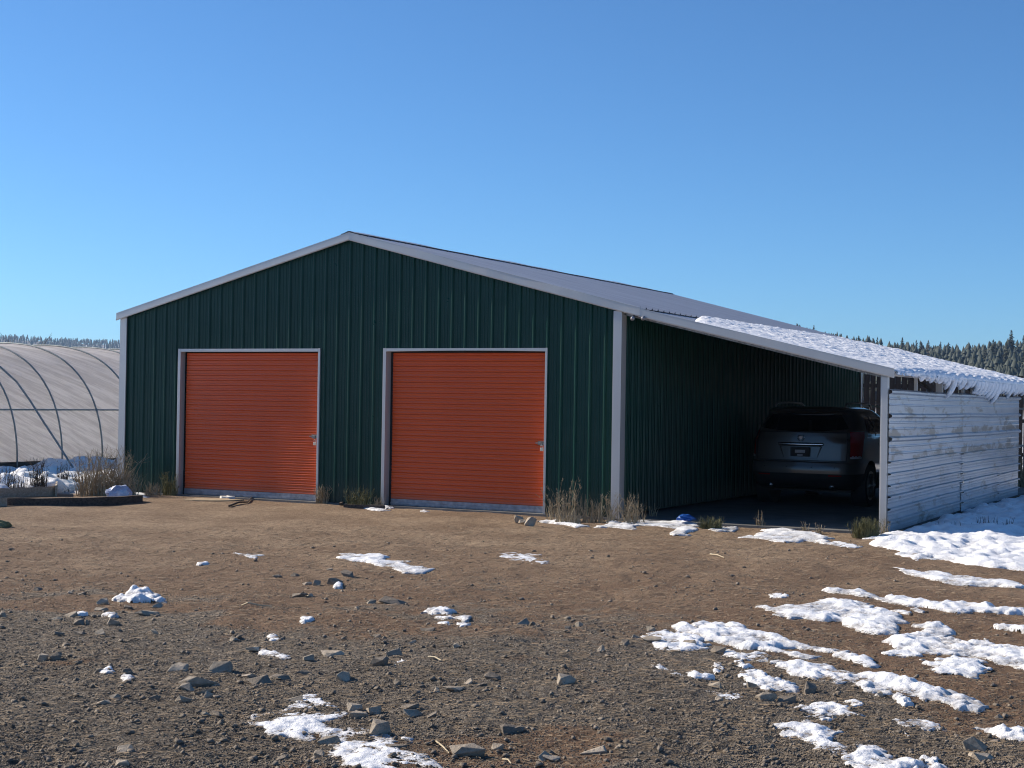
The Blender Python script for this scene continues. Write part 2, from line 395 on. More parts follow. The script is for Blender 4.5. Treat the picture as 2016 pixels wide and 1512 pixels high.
def r7(L): return [(600 + x / 6.72, 840 + y / 6.72) for x, y in L]
def r8(L): return [(960 + x / 4.032, 900 + y / 4.032) for x, y in L]
def r9(L): return [(1640 + x / 3.779, 900 + y / 3.779) for x, y in L]
def r0(L): return [(x / 3.36, 600 + y / 3.36) for x, y in L]
PATCHES = [
 (r2([(220,1045),(330,1060),(440,1075),(500,1055),(560,1040),(555,985),(600,965),(640,970),(690,1020),(740,1035),(770,1050),(730,1065),(700,1100),(690,1130),(760,1145),(800,1140),(900,1160),(1000,1180),(1060,1165),(1120,1195),(1100,1210),(1030,1230),(1070,1265),(1200,1275),(1350,1320),(1400,1400),(900,1420),(790,1290),(850,1265),(790,1220),(750,1175),(620,1165),(560,1190),(400,1145),(260,1105),(235,1070)]), 'big forked snow patch at the bottom edge left of centre', .045),
 (r2([(780,150),(850,140),(960,142),(1060,155),(1050,168),(1010,185),(1090,185),(1170,190),(1200,205),(1275,232),(1240,245),(1130,250),(1060,225),(1000,210),(940,200),(900,185),(800,170)]), 'stepped snow patch on brown dirt before the right orange door', .05),
 (r2([(1680,145),(1760,140),(1850,148),(1905,160),(1860,168),(1910,185),(1930,205),(1900,208),(1840,190),(1760,180),(1700,160)]), 'thin streaked snow patch on dirt in front of the white barn corner post', .02),
 (r2([(1245,455),(1300,440),(1340,435),(1410,455),(1380,470),(1270,468)]), 'small white snow patch mid yard, topmost of four together', .03),
 (r2([(1340,485),(1400,478),(1500,480),(1520,495),(1490,505),(1420,490),(1380,502)]), 'dirty curved snow remnant mid yard, second of four together', .015),
 (r2([(1310,530),(1340,525),(1420,530),(1390,548),(1340,545)]), 'thin ragged snow remnant mid yard, lowest left of four together', .015),
 (r2([(1440,525),(1515,525),(1515,550),(1450,552)]), 'small greyish snow remnant mid yard, lowest right of four together', .015),
 (r2([(1085,800),(1120,770),(1160,790),(1200,800),(1225,830),(1180,835),(1130,820)]), 'small lumpy snow patch beside the dark rock heap in the centre foreground', .035),
 (r2([(330,695),(360,688),(400,700),(450,705),(480,735),(440,738),(390,725),(335,708)]), 'small crusty snow patch right of a flat tan stone', .03),
 (r2([(365,610),(400,605),(440,618),(430,632),(370,630)]), 'tiny snow fleck just above the small crusty snow patch', .02),
 (r2([(540,515),(560,500),(620,505),(615,520),(580,535),(545,530)]), 'tiny star shaped snow lump on dark gravel', .03),
 (r2([(145,135),(190,130),(250,145),(320,162),(300,168),(230,155),(160,150)]), 'thin snow streak on brown dirt before the left orange door', .02),
 (r2([(740,305),(775,293),(800,310),(795,322),(745,318)]), 'little snow lump against the far dark rock pile', .03),
 (r1([(685,450),(720,430),(760,400),(785,388),(810,400),(860,415),(910,425),(955,450),(930,460),(870,455),(780,460)]), 'pointed white snow heap on the left side of the yard', .09),
 (r1([(590,520),(640,520),(665,540),(620,545),(560,530)]), 'small snow sliver between stones below the pointed heap', .02),
 (r1([(410,525),(480,520),(485,535),(430,540)]), 'small snow cap lying on the left stone group', .02),
 (r1([(655,870),(690,860),(740,880),(765,915),(720,920),(670,895)]), 'small snow patch under a dark stone in the left foreground', .035),
 (r1([(590,850),(630,845),(640,865),(600,885),(575,870)]), 'tiny snow patch between two dark stones in the left foreground', .03),
 (r1([(1110,240),(1190,230),(1200,240),(1130,247)]), 'faint thin snow smear left of the thin snow streak', .01),
 (r3([(945,560),(1010,555),(1080,565),(1120,535),(1190,532),(1240,560),(1270,530),(1320,530)]) + r4([(260,510),(380,540),(440,535),(520,585),(600,595),(700,620),(790,640),(830,655),(880,690),(960,720),(1070,755),(1020,770),(960,740),(880,715),(820,690),(740,665),(640,640),(500,625),(440,640),(560,665),(700,685),(640,712),(540,700),(420,670),(330,660),(300,640)]) + r3([(1340,675),(1250,660),(1130,615),(1060,600),(950,580)]), 'broad lumpy snow bank in the middle of the right foreground', .07),
 (r3([(755,590),(800,585),(900,580),(1000,600),(1090,620),(1170,665),(1160,690),(1080,710),(980,700),(880,690),(770,665),(820,650),(800,630),(770,605)]), 'snow patch with a dark rock sitting in it', .05),
 (r3([(1220,700),(1260,690),(1340,705),(1390,720),(1420,708),(1480,740),(1560,765),(1500,775),(1440,765),(1350,750),(1260,725)]), 'narrow snow ridge right below the broad lumpy bank', .05),
 (r4([(420,770),(480,740),(570,727),(640,745),(690,740),(750,765),(800,790),(870,790),(930,805),(1000,800),(1080,810),(1190,822),(1250,865),(1340,880),(1420,905),(1530,905),(1600,920),(1650,960),(1760,1010),(1720,1020),(1600,1010),(1500,985),(1400,965),(1380,975),(1290,945),(1160,935),(1050,915),(1040,880),(960,855),(850,850),(780,860),(640,850),(560,820),(480,805)]), 'long thick snow ridge crossing the right foreground diagonally', .085),
 (r4([(1160,950),(1200,930),(1290,970),(1290,1005),(1250,1008),(1200,980)]), 'small shaded snow clod just below the long thick ridge', .06),
 (r4([(180,830),(270,793),(330,820),(400,835),(540,880),(575,925),(480,920),(380,915),(330,890),(260,880),(200,850)]), 'snow patch with dark rocks along its lower edge', .06),
 (r4([(0,760),(50,745),(100,775),(60,810),(20,805)]), 'round snow clod left of the snow patch edged with dark rocks', .06),
 (r4([(155,745),(190,725),(220,750),(270,770),(210,780),(160,765)]), 'small peaked snow clod under the narrow snow ridge', .05),
 (r3([(820,775),(850,765),(890,790),(960,815),(940,820),(870,800)]), 'leftmost small snow clod of the right foreground row', .045),
 (r3([(920,845),(950,832),(1010,855),(990,868),(940,862)]), 'lowest small snow clod of the right foreground row', .035),
 (r3([(1000,825),(1050,810),(1110,830),(1170,860),(1140,870),(1050,865)]), 'middle larger snow clod of the right foreground row', .05),
 (r3([(1100,930),(1160,930),(1300,955),(1300,968),(1240,965),(1150,945)]), 'thin horizontal snow sliver below the row of snow clods', .02),
 (r3([(820,975),(860,972),(870,985),(840,990)]), 'lone snow fleck on gravel left of the thin sliver', .02),
 (r3([(1480,370),(1530,362),(1590,385),(1560,398),(1500,392)]), 'small oval snow lump alone on brown dirt', .04),
 (r4([(285,345),(400,365),(480,350),(600,345),(700,345),(740,325),(870,322),(950,345),(1050,385),(1130,395),(1220,410),(1290,460),(1240,475),(1180,500),(1120,520),(1050,512),(1000,490),(920,465),(880,455),(940,430),(800,435),(740,450),(700,445),(600,435),(500,435),(420,405),(340,375)]), 'wide leaf shaped snow patch on brown dirt right of centre', .06),
 (r4([(1165,385),(1220,380),(1290,400),(1270,412),(1190,400)]), 'small snow scrap right of the wide leaf shaped patch, nearer one', .025),
 (r4([(1285,380),(1330,378),(1400,400),(1380,408),(1310,395)]), 'small snow scrap right of the wide leaf shaped patch, farther one', .025),
 (r4([(740,255),(810,245),(860,255),(920,270),(950,262),(1040,280),(1100,300),(1150,285),(1250,300),(1400,325),(1500,350),(1540,325),(1620,325),(1700,355),(1800,375),(2016,385),(2150,400),(2150,430),(2016,415),(1900,410),(1780,400),(1700,385),(1600,400),(1500,395),(1400,370),(1250,350),(1150,335),(1050,305),(920,300),(850,285)]), 'long narrow snow strip running out of the right edge', .07),
 (r4([(1100,108),(1320,145),(1400,160),(1430,142),(1480,145),(1560,165),(1640,170),(1800,185),(1960,205),(2016,225),(2100,240),(1960,240),(1850,225),(1700,215),(1600,215),(1460,205),(1400,185),(1320,165)]), 'narrow snow strip nearest the big snow field', .05),
 (r4([(1045,580),(1120,570),(1130,545),(1290,535),(1300,510),(1370,475),(1450,475),(1540,490),(1550,520),(1500,540),(1600,575),(1700,610),(1850,640),(2016,680),(2150,710),(2150,800),(2016,760),(1950,745),(1800,725),(1650,690),(1500,680),(1300,665),(1200,640),(1150,600)]), 'large humped snow mass at the right edge of the yard', .08),
 (r4([(1640,590),(1680,565),(1740,575),(1740,545),(1800,570),(1860,600),(1950,620),(2016,630),(2120,650),(2016,655),(1900,640),(1740,610)]), 'thin snow ridge just above the large humped mass', .06),
 (r4([(1180,685),(1280,680),(1400,705),(1450,715),(1430,735),(1500,745),(1600,708),(1680,720),(1740,745),(1810,775),(1790,795),(1710,820),(1600,815),(1500,800),(1420,775),(1330,740),(1290,710)]), 'rounded snow patch just below the large humped mass', .055),
 (r4([(1770,470),(1830,457),(1920,475),(2016,485),(2120,500),(2016,510),(1900,495)]), 'short snow strip at the right edge between two longer ones', .05),
 (r4([(515,1030),(580,980),(660,985),(760,1005),(850,1020),(900,1050),(960,1080),(920,1090),(830,1080),(740,1090),(800,1130),(740,1130),(680,1090),(600,1060)]), 'snow patch on dark gravel shaped like a wedge', .05),
 (r4([(560,1150),(580,1090),(640,1080),(680,1110),(740,1150),(800,1190),(820,1215),(790,1240),(880,1260),(960,1290),(1010,1265),(1050,1265),(1110,1310),(1200,1350),(1310,1360),(1340,1385),(1330,1460),(1000,1460),(940,1350),(850,1310),(740,1295),(600,1250),(500,1200),(560,1180),(520,1160)]), 'long lumpy snow patch reaching the bottom edge right of centre', .06),
 (r4([(860,985),(920,980),(1025,1018),(980,1022),(900,1025)]), 'small snow wedge right of the wedge shaped patch', .04),
 (r4([(1130,1100),(1200,1090),(1300,1110),(1400,1108),(1470,1150),(1400,1155),(1250,1130)]), 'thin icy snow film on dark gravel in the right foreground', .012),
 (r4([(1240,1180),(1275,1190),(1310,1225),(1290,1228)]), 'tiny slanting snow sliver below the icy film', .03),
 (r4([(1760,1190),(1790,1160),(1870,1148),(2016,1160),(2120,1170),(2120,1260),(2016,1240),(1900,1215)]), 'blunt snow patch at the lower right edge', .07),
 (r4([(1280,1430),(1340,1380),(1380,1355),(1450,1360),(1500,1405),(1520,1450)]), 'bumpy snow clod cut by the bottom edge on the right', .06),
 (r8([(440,495),(560,485),(600,510),(700,490),(770,540),(700,540),(600,525),(450,505)]), 'thin snow strip below the weeds right of the right orange door', .03),
 (r8([(870,530),(960,520),(1000,500),(1060,520),(1150,495),(1250,485),(1350,495),(1500,505),(1680,515),(1680,550),(1600,580),(1560,600),(1460,605),(1440,580),(1480,560),(1350,545),(1200,535),(1150,565),(1050,555),(900,545)]), 'snow strip along the carport slab beside the corner post', .05),
 (r5([(780,1435),(900,1435),(960,1400),(1040,1395),(1120,1400),(1130,1410),(1240,1410),(1330,1440),(1300,1460),(1180,1450),(1060,1470),(960,1450)]), 'snow patch in front of the parked car', .04),
 (r5([(1240,1470),(1350,1470),(1440,1480),(1500,1505),(1440,1508),(1300,1490)]) , 'flat snow patch between the carport and the yard', .03),
 (r5([(640,1390),(700,1380),(780,1385),(760,1400),(660,1405)]), 'small snow scrap right of the low green weed by the slab', .02),
 (r7([(760,1065),(850,1050),(1060,1070),(1110,1095),(1000,1105),(850,1090)]), 'thin white snow strip before the metal rail between the doors', .03),
 (r7([(1040,1030),(1090,1025),(1180,1065),(1120,1075),(1060,1060)]), 'small snow lump at the foot of the right door jamb', .04),
 (r7([(1520,1110),(1600,1100),(1660,1120),(1600,1130),(1530,1125)]), 'tiny snow fleck under the right orange door', .02),
 (r0([(720,1245),(830,1235),(900,1232),(985,1245),(960,1275),(880,1262),(760,1262)]), 'snow lying by the beam end at the left barn corner', .05),
]
for i, (pts, lab, hgt) in enumerate(PATCHES):
    W = [G(px, py + 1.5) for px, py in pts]
    dist = sum(p.y for p in W) / len(W)
    res = min(.03, max(.009, dist * .0013)); ext = max(p.x for p in W) - min(p.x for p in W); exy = max(p.y for p in W) - min(p.y for p in W)
    wdt = min(.14, .32 * min(ext, exy)); wdt = max(.02, wdt)
    o = snow_mound('snow_patch', W, res, hgt * .33, wdt * .8, 100 + i * 13, rag=.95, lump=max(.10, min(.34, .45 * min(ext, exy))), thin_k=1.0 if hgt < .035 else .85)
    if o: tag(o, lab, 'snow patch', 'melting snow patches in the yard')

def structure_snow():
    # deep snow to the right of the carport and the snowy strip by the greenhouse
    front = r9([(215,588),(340,600),(300,620),(380,660),(490,700),(480,745),(620,770),(800,770),(1000,810),(1421,850)])
    P = [G(a, b + 2) for a, b in front]
    P += [Vector((14, P[-1].y - 1.0, 0)), Vector((24, 14, 0)), Vector((26, 40, 0)), to_world(13.1, 22)]
    P += [to_world(12.99, 0.0)]
    o = snow_mound('snow_field', P, .035, .065, .30, 900, rag=.4, lump=.5, thin_k=.5, lk=.9); tag(o, kind='structure')
    a, b = LEFT_EDGE
    P = [a + Vector((-6, -1.5, 0)), a + Vector((0, .5, 0)), G(60, 974), G(130, 968), G(200, 962), to_world(-.12, .6), to_world(-.12, 6), to_world(-.12, 20), Vector((-14, 46, 0)), Vector((-24, 40, 0))]
    o = snow_mound('snow_bank', P, .06, .17, .6, 950, rag=.5, lump=.8, thin_k=.7, lk=1.3); tag(o, kind='structure')
structure_snow()

# ------------------------------------------------------------------ rocks and stones
def hull_rock(seed, w, dep, h, n=13, jag=.0):
    r = random.Random(seed); bm = bmesh.new()
    for _ in range(n):
        th = r.uniform(0, 2 * math.pi); ph = math.asin(r.uniform(-1, 1)); k = r.uniform(.68, 1.15)
        x = math.cos(th) * math.cos(ph); y = math.sin(th) * math.cos(ph); z = math.sin(ph)
        e = .72
        x, y, z = [math.copysign(abs(c) ** e, c) for c in (x, y, z)]
        bm.verts.new((x * w * .5 * k, y * dep * .5 * k, z * h * .5 * k))
    res = bmesh.ops.convex_hull(bm, input=bm.verts)
    bmesh.ops.delete(bm, geom=[g for g in res['geom_interior'] if isinstance(g, bmesh.types.BMVert)], context='VERTS')
    bmesh.ops.bevel(bm, geom=list(bm.edges), offset=min(w, h) * .02, segments=1, affect='EDGES')
    me = bpy.data.meshes.new('rock'); bm.to_mesh(me); bm.free(); return me
A_ = {'d': ('dark', 'rock_dark'), 'g': ('grey', 'rock_grey'), 't': ('tan', 'rock_tan')}
ORD = ['leftmost', 'second from left', 'third from left', 'fourth from left', 'fifth from left', 'sixth from left', 'seventh from left', 'eighth from left', 'ninth from left']
ROCKS = [   # crop, place, [(x, y_base, w, h, tone, look)]
 (r1, 'left of the pointed snow heap', [(320,572,60,20,'g','small low'),(400,545,62,36,'g','snow capped'),(445,592,78,42,'d','blocky'),(490,590,30,34,'g','small upright'),(560,505,80,18,'g','thin flat'),(640,597,95,38,'g','wedge shaped')]),
 (r1, 'in the row above the left stones', [(205,396,52,28,'d','small lumpy'),(395,415,36,15,'t','small pale'),(460,420,62,20,'d','low'),(580,470,62,34,'t','pale blocky')]),
 (r1, 'in the row below the left stones', [(15,548,50,40,'g','edge cut'),(335,652,80,24,'d','low flat'),(450,652,90,30,'d','broad low'),(568,655,60,42,'t','pointed'),(870,650,60,28,'t','rounded')]),
 (r1, 'right below the pointed snow heap', [(720,502,64,26,'d','low'),(830,540,125,22,'g','long flat'),(890,486,80,22,'t','flat pale')]),
 (r1, 'in the pair alone on the left gravel', [(240,795,62,48,'t','bright triangular'),(315,798,75,38,'d','low')]),
 (r1, 'beside two tiny snow patches, left foreground', [(545,872,80,30,'d','low'),(605,840,72,16,'d','flat'),(712,882,66,26,'d','hooded')]),
 (r1, 'in the slab cluster, left foreground', [(1000,868,140,50,'t','long'),(1050,980,110,18,'g','thin flat'),(1115,955,195,62,'g','large flat'),(1200,950,100,34,'t','flat'),(1150,1005,115,34,'g','flat'),(1178,1036,52,34,'t','small'),(1248,880,135,78,'g','largest blocky')]),
 (r1, 'in the lower left foreground', [(570,1060,115,20,'g','thin sliver'),(655,1032,72,22,'g','low'),(680,1335,115,52,'t','humped'),(872,1036,62,30,'d','small'),(1040,1060,108,36,'g','flat wedge'),(1165,1152,52,28,'g','small'),(1218,1150,72,32,'d','shadowy'),(690,1425,90,34,'t','bottom edge')]),
 (r1, 'around the small crusty snow patch', [(1325,690,70,16,'g','low flat'),(1430,758,92,24,'t','flat'),(1742,812,72,20,'g','flat'),(1890,795,135,28,'t','long flat')]),
 (r1, 'in the dark row, centre left foreground', [(1405,912,82,22,'t','orange tinted'),(1468,958,135,54,'d','large'),(1582,930,142,50,'d','broad'),(1722,896,95,36,'d','low'),(1935,938,105,64,'t','bright faced')]),
 (r2, 'in the far dark rock pile in mid yard', [(545,372,82,30,'d','low'),(590,306,52,22,'t','small pale'),(612,366,52,26,'t','pale'),(645,312,52,38,'g','upright'),(716,244,34,18,'g','tiny upper'),(735,312,100,52,'d','largest'),(822,284,92,32,'d','trailing')]),
 (r2, 'just left of the far dark rock pile', [(420,280,52,20,'d','small'),(522,275,52,12,'d','flat')]),
 (r2, 'right of the far dark rock pile', [(868,450,44,18,'t','small pale'),(955,410,62,14,'g','flat'),(1070,412,155,34,'d','long ragged')]),
 (r2, 'on dark gravel in the centre', [(975,626,62,22,'d','small'),(1180,660,80,18,'t','pale flat'),(1270,582,82,20,'d','flat black'),(1445,724,72,18,'g','small bluish')]),
 (r2, 'beside the small lumpy snow patch', [(1000,806,120,50,'d','shadowy'),(1075,762,92,52,'g','peaked')]),
 (r2, 'in the pair alone right of centre', [(1800,548,94,46,'g','rounded'),(1862,540,62,28,'d','small dark')]),
 (r2, 'in the loose row in the centre foreground', [(1095,920,54,24,'d','small'),(1330,962,50,34,'t','small pale'),(1418,956,112,36,'g','broad'),(1498,924,64,44,'t','bright faced'),(1562,930,82,30,'d','low'),(1640,900,112,44,'d','black')]),
 (r2, 'above the big forked snow patch', [(515,1000,100,30,'g','half buried'),(855,1050,90,58,'t','peaked'),(870,1100,115,62,'t','broad reddish'),(972,1065,90,72,'t','pyramid'),(975,1190,155,95,'g','largest angular')]),
 (r2, 'right of the big forked snow patch', [(1165,1058,125,32,'d','low'),(1185,1092,125,44,'g','flat topped'),(1292,1098,95,38,'d','low dark')]),
 (r2, 'below the big forked snow patch', [(440,1320,84,34,'d','small'),(650,1318,84,30,'g','low'),(700,1240,155,62,'g','broad half buried'),(1095,1265,120,54,'d','dark wedge')]),
 (r2, 'at the bottom edge, centre left', [(1500,1300,195,82,'g','large flat oval'),(1668,1265,76,36,'g','small slanted'),(1745,1176,155,50,'d','low angular'),(1965,1312,110,42,'t','flat pale')]),
 (r3, 'between centre and right snow', [(325,928,118,70,'t','lone large'),(342,572,42,26,'g','small'),(392,560,58,34,'g','low brown'),(538,712,48,48,'t','upright pale')]),
 (r3, 'around the rock-holding snow patch', [(665,675,62,34,'d','small dark'),(742,632,74,22,'g','flat'),(815,582,74,30,'g','brown'),(822,654,105,28,'g','low'),(1028,678,115,56,'g','snowbound'),(1188,712,95,48,'d','black')]),
 (r3, 'along the right snow clods', [(1172,914,115,38,'g','ledge like'),(1195,992,60,20,'t','small pale'),(1388,912,84,44,'g','angular'),(1478,985,115,80,'g','large pale faced'),(1572,990,125,55,'d','broken'),(1712,936,125,82,'d','large black')]),
 (r3, 'at the bottom edge in the centre', [(40,1172,90,34,'d','low dark'),(215,1312,86,54,'t','flat pale'),(505,1288,155,58,'t','large slab')]),
 (r4, 'scattered in the lower right corner', [(795,1115,44,40,'t','small upright'),(1090,952,40,26,'t','tiny tan'),(1712,1300,130,95,'g','broken lumpy'),(1778,1368,170,52,'t','flat pale'),(1868,1058,84,40,'t','rounded pale')]),
]
ri = 0
for fn, place, items in ROCKS:
    for k, (x, y, w_, h_, tone, look) in enumerate(sorted(items)):
        (px, py), = fn([(x, y)]); sc = {r4: 3.2727}.get(fn, 2.88); g = G(px, py); ppm = F_PX / g.y
        ww = w_ / sc / ppm * 1.18; hh = h_ / sc / ppm; dep = ww * random.uniform(.55, .85)
        flat = hh / ww
        vis = max(.03, hh * .98 - dep * CAM_H / g.y * .35)        # height minus the foreshortened top
        me = hull_rock(500 + ri * 7, ww, dep, vis * 1.75); ri += 1
        o = link('rock', me, M[A_[tone][1]]); o.location = (g.x, g.y + dep * .4, float(ground_h(np.array([g.x]), np.array([g.y + dep * .4]))[0]) + vis * .15)
        o.rotation_euler = (random.uniform(-.3, .3), random.uniform(-.28, .28), random.uniform(-.35, .35))
        n = len(items); pos = ORD[k] if (k < n - 1 or n == 1) else 'rightmost'
        tag(o, f"{look} {A_[tone][0]} rock, {pos} {place}", 'rock', 'broken basalt rocks on the yard')

def scatter_gravel():
    n = 110000
    px = rng.uniform(-60, 2080, n * 2); py = 1512 + 20 - (rng.uniform(0, 1, n * 2) ** 1.25) * 470
    u = (px - 1008) / F_PX; v = (py - 756) / F_PX
    R, U, Fv = np.array(_R), np.array(_U), np.array(_F)
    D = R[None] * u[:, None] - U[None] * v[:, None] + Fv[None]; tt = -CAM_H / D[:, 2]
    X = D[:, 0] * tt; Y = D[:, 1] * tt
    keep = rng.uniform(0, 1, n * 2) < (.16 + .84 * gravel_mask(X, Y)) * (.35 + 1.3 * np.clip(fbm(X, Y, .6, 2, 301) + .5, 0, 1))
    X = X[keep][:n]; Y = Y[keep][:n]; m = len(X)
    size = .0030 * (1 + rng.pareto(3.0, m) * .8); size = np.clip(size, .0026, .021) * (.75 + Y / 26)
    base = np.array([(1, 0, 0), (-.5, .87, 0), (-.5, -.87, 0), (.35, .3, .8), (-.3, -.35, .75), (0, 0, -.8)])
    Fc = np.array([(0, 1, 3), (1, 4, 3), (1, 2, 4), (2, 0, 4), (0, 3, 4), (1, 0, 5), (2, 1, 5), (0, 2, 5)])
    ang = rng.uniform(0, 6.283, m); ca, sa = np.cos(ang), np.sin(ang)
    B = base[None] * rng.uniform(.65, 1.35, (m, 6, 3)) * np.stack([size * rng.uniform(.8, 1.6, m), size, size * rng.uniform(.5, 1.0, m)], 1)[:, None]
    bx = B[..., 0] * ca[:, None] - B[..., 1] * sa[:, None]; by = B[..., 0] * sa[:, None] + B[..., 1] * ca[:, None]
    Z = ground_h(X, Y) + size * .25
    V = np.stack([bx + X[:, None], by + Y[:, None], B[..., 2] + Z[:, None]], -1).reshape(-1, 3)
    Fa = (Fc[None] + (np.arange(m) * 6)[:, None, None]).reshape(-1, 3)
    me = mesh_np('gravel', V, Fa); o = link('gravel', me, M['gravel']); tag(o, 'crushed grey gravel strewn over the yard', 'gravel', kind='stuff')
scatter_gravel()

def scatter_clods():
    # ragged dirt clods and turf tufts standing up from the yard
    n = 34000
    px = rng.uniform(-60, 2080, n); py = 1505 - (rng.uniform(0, 1, n) ** .9) * 470
    u = (px - 1008) / F_PX; v = (py - 756) / F_PX
    R, U, Fv = np.array(_R), np.array(_U), np.array(_F)
    D = R[None] * u[:, None] - U[None] * v[:, None] + Fv[None]; tt = -CAM_H / D[:, 2]; X = D[:, 0] * tt; Y = D[:, 1] * tt
    s, d = loc_sd(X, Y); ok = ~((s > 0) & (d > -.15)); X = X[ok]; Y = Y[ok]; n = len(X)
    L = rng.uniform(.012, .055, n) * (.7 + Y / 24); a = rng.normal(0, .8, n); wd = .0008 + .00016 * Y
    lift = rng.uniform(0, .25, n) * L
    Z = ground_h(X, Y) + .004
    dx, dy = np.cos(a) * L, np.sin(a) * L
    V = np.stack([np.stack([X, Y - wd, Z], 1), np.stack([X, Y + wd, Z + wd], 1), np.stack([X + dx, Y + dy + wd * .3, Z + lift + .002], 1), np.stack([X + dx, Y + dy - wd * .3, Z + lift], 1)], 1).reshape(-1, 3)
    me = mesh_np('dry_grass', V, np.arange(n * 4).reshape(-1, 4)); o = link('dry_grass', me, M['straw2']); tag(o, 'flattened dry grass blades and straw on the dirt', 'dry grass', kind='stuff')
M['straw2'] = simple('trodden_straw', (.12, .085, .052), (.27, .20, .13), .9, 0, 2)
scatter_clods()

# ================================================================== the barn
B_, L_, W_ = 9.144, 13.23, 3.78               # width of the barn, depth, width of the carport
E_, A__, E2_ = 2.962, 4.129, 2.073            # eave, ridge, carport eave heights (under the trim)
D1 = (1.251, 4.003); D2 = (5.253, 7.976); DH = 2.369
barn = empty('metal_barn', P0, -TH)
tag(barn, 'dark green metal barn with two orange roll-up doors and a carport on its right', 'barn')
def zr(s):                                     # underside of the roof over the front wall
    return E_ + (A__ - E_) * (1 - abs(s - B_ / 2) / (B_ / 2))
PITCH9 = .2286
RIB = [(0.0, .0265), (.008, .026), (.013, .0225), (.026, 0), (.076, 0), (.081, .007), (.089, .007), (.095, 0), (.132, 0), (.137, .007), (.145, .007), (.151, 0), (.1956, 0), (.2066, .0135), (.2136, .0215), (.2196, .0255)]
def rib_profile(a, b, extra=(), rib=RIB, pitch=PITCH9):
    pts = []
    k = math.floor(a / pitch) - 1
    while k * pitch < b + pitch:
        for x, h in rib: pts.append((k * pitch + x, h))
        k += 1
    xs = np.array([p[0] for p in pts]); hs = np.array([p[1] for p in pts])
    use = sorted(set([a, b] + [x for x in xs if a < x < b] + [e for e in extra if a < e < b]))
    return [(u, float(np.interp(u, xs, hs))) for u in use]

# front wall: ten 36 inch sheets
for i in range(10):
    a, b = i * .9144, (i + 1) * .9144 + (.012 if i < 9 else 0)
    off = -.0015 * (i % 2)
    prof = rib_profile(a, b, (*D1, *D2, B_ / 2)); V = []; Fc = []
    for (u0, h0), (u1, h1) in zip(prof[:-1], prof[1:]):
        m = (u0 + u1) / 2
        zb = DH if (D1[0] < m < D1[1] or D2[0] < m < D2[1]) else .015
        n = len(V)
        V += [(u0, -h0 + off, zb), (u1, -h1 + off, zb), (u1, -h1 + off, zr(u1) + .06), (u0, -h0 + off, zr(u0) + .06)]; Fc.append((n, n + 1, n + 2, n + 3))
    mb = MB().add(V, Fc); mb.build('wall_sheet', M['green'], barn)
scr = MB()
for z in (.25, 1.05, 1.95, 2.62, 3.3, 3.9):
    for k in range(1, 40):
        s_ = k * PITCH9 + .045
        if z > zr(s_) - .08 or (z < DH + .1 and (D1[0] - .08 < s_ < D1[1] + .05 or D2[0] - .08 < s_ < D2[1] + .05)): continue
        scr.box((s_ - .006, -.008, z - .006), (s_ + .006, .001, z + .006))
tag(scr.build('screws', M['green'], barn), kind='stuff')
# side walls and back
def ribbed_wall(P, Q, z0, z1, nsheet, out, mat, zfun=None, name='wall_sheet'):
    P = Vector((*P, 0)); Q = Vector((*Q, 0)); L = (Q - P).length; t = (Q - P) / L; o = Vector((*out, 0))
    for i in range(nsheet):
        a, b = i * L / nsheet, (i + 1) * L / nsheet; V = []; Fc = []
        pr = rib_profile(a, b, (L / 2,))
        for (u0, h0), (u1, h1) in zip(pr[:-1], pr[1:]):
            n = len(V); A = P + t * u0 + o * (h0 + .0012 * (i % 2)); Bq = P + t * u1 + o * (h1 + .0012 * (i % 2))
            za = z1 if zfun is None else zfun(u0); zb = z1 if zfun is None else zfun(u1)
            V += [(A.x, A.y, z0), (Bq.x, Bq.y, z0), (Bq.x, Bq.y, zb), (A.x, A.y, za)]; Fc.append((n, n + 1, n + 2, n + 3))
        MB().add(V, Fc).build(name, mat, barn)
ribbed_wall((B_ - .01, .02), (B_ - .01, L_), .05, E_ + .02, 14, (1, 0), M['green'])
ribbed_wall((.0, L_), (.0, .02), .02, E_ + .02, 14, (-1, 0), M['green'])
ribbed_wall((B_, L_), (0, L_), .02, 0, 10, (0, 1), M['green'], zfun=zr)
# inner liner: keeps daylight out of the closed barn
MB().box((.06, .12, .0), (B_ - .06, .14, E_)).build('inner_wall', M['dark'], barn)

# roof sheets, 36 inches wide along the depth
def roof_sheets(s0, z0, s1, z1, lift, d0, d1, name):
    n = int(round((d1 - d0) / .9144)); wd = (d1 - d0) / n
    nrm = Vector((-(z1 - z0), 0, (s1 - s0))).normalized()
    if nrm.z < 0: nrm = -nrm
    for i in range(n):
        pr = rib_profile(d0 + i * wd, d0 + (i + 1) * wd + .01); V = []; Fc = []
        for (u0, h0), (u1, h1) in zip(pr[:-1], pr[1:]):
            k = len(V)
            for (u, h) in ((u0, h0), (u1, h1)):
                for (ss, zz) in ((s0, z0), (s1, z1)):
                    p = Vector((ss, u, zz)) + nrm * (h + lift + .0012 * (i % 2)); V.append(tuple(p))
            Fc.append((k, k + 1, k + 3, k + 2))
        MB().add(V, Fc).build(name, M['roof'], barn)
RT = .060                                       # roof build-up above the underside line
roof_sheets(B_ / 2, A__ + RT, B_ + .10, E_ + RT - .025, 0, -.05, L_ + .1, 'roof_sheet')
roof_sheets(B_ / 2, A__ + RT, -.10, E_ + RT - .025, 0, -.05, L_ + .1, 'roof_sheet')
SLO = (E2_ - E_) / W_
roof_sheets(B_ - .02, E_ + RT - .035, B_ + W_ + .09, E2_ + RT - .035 + SLO * .09, 0, -.05, L_ + .1, 'roof_sheet')
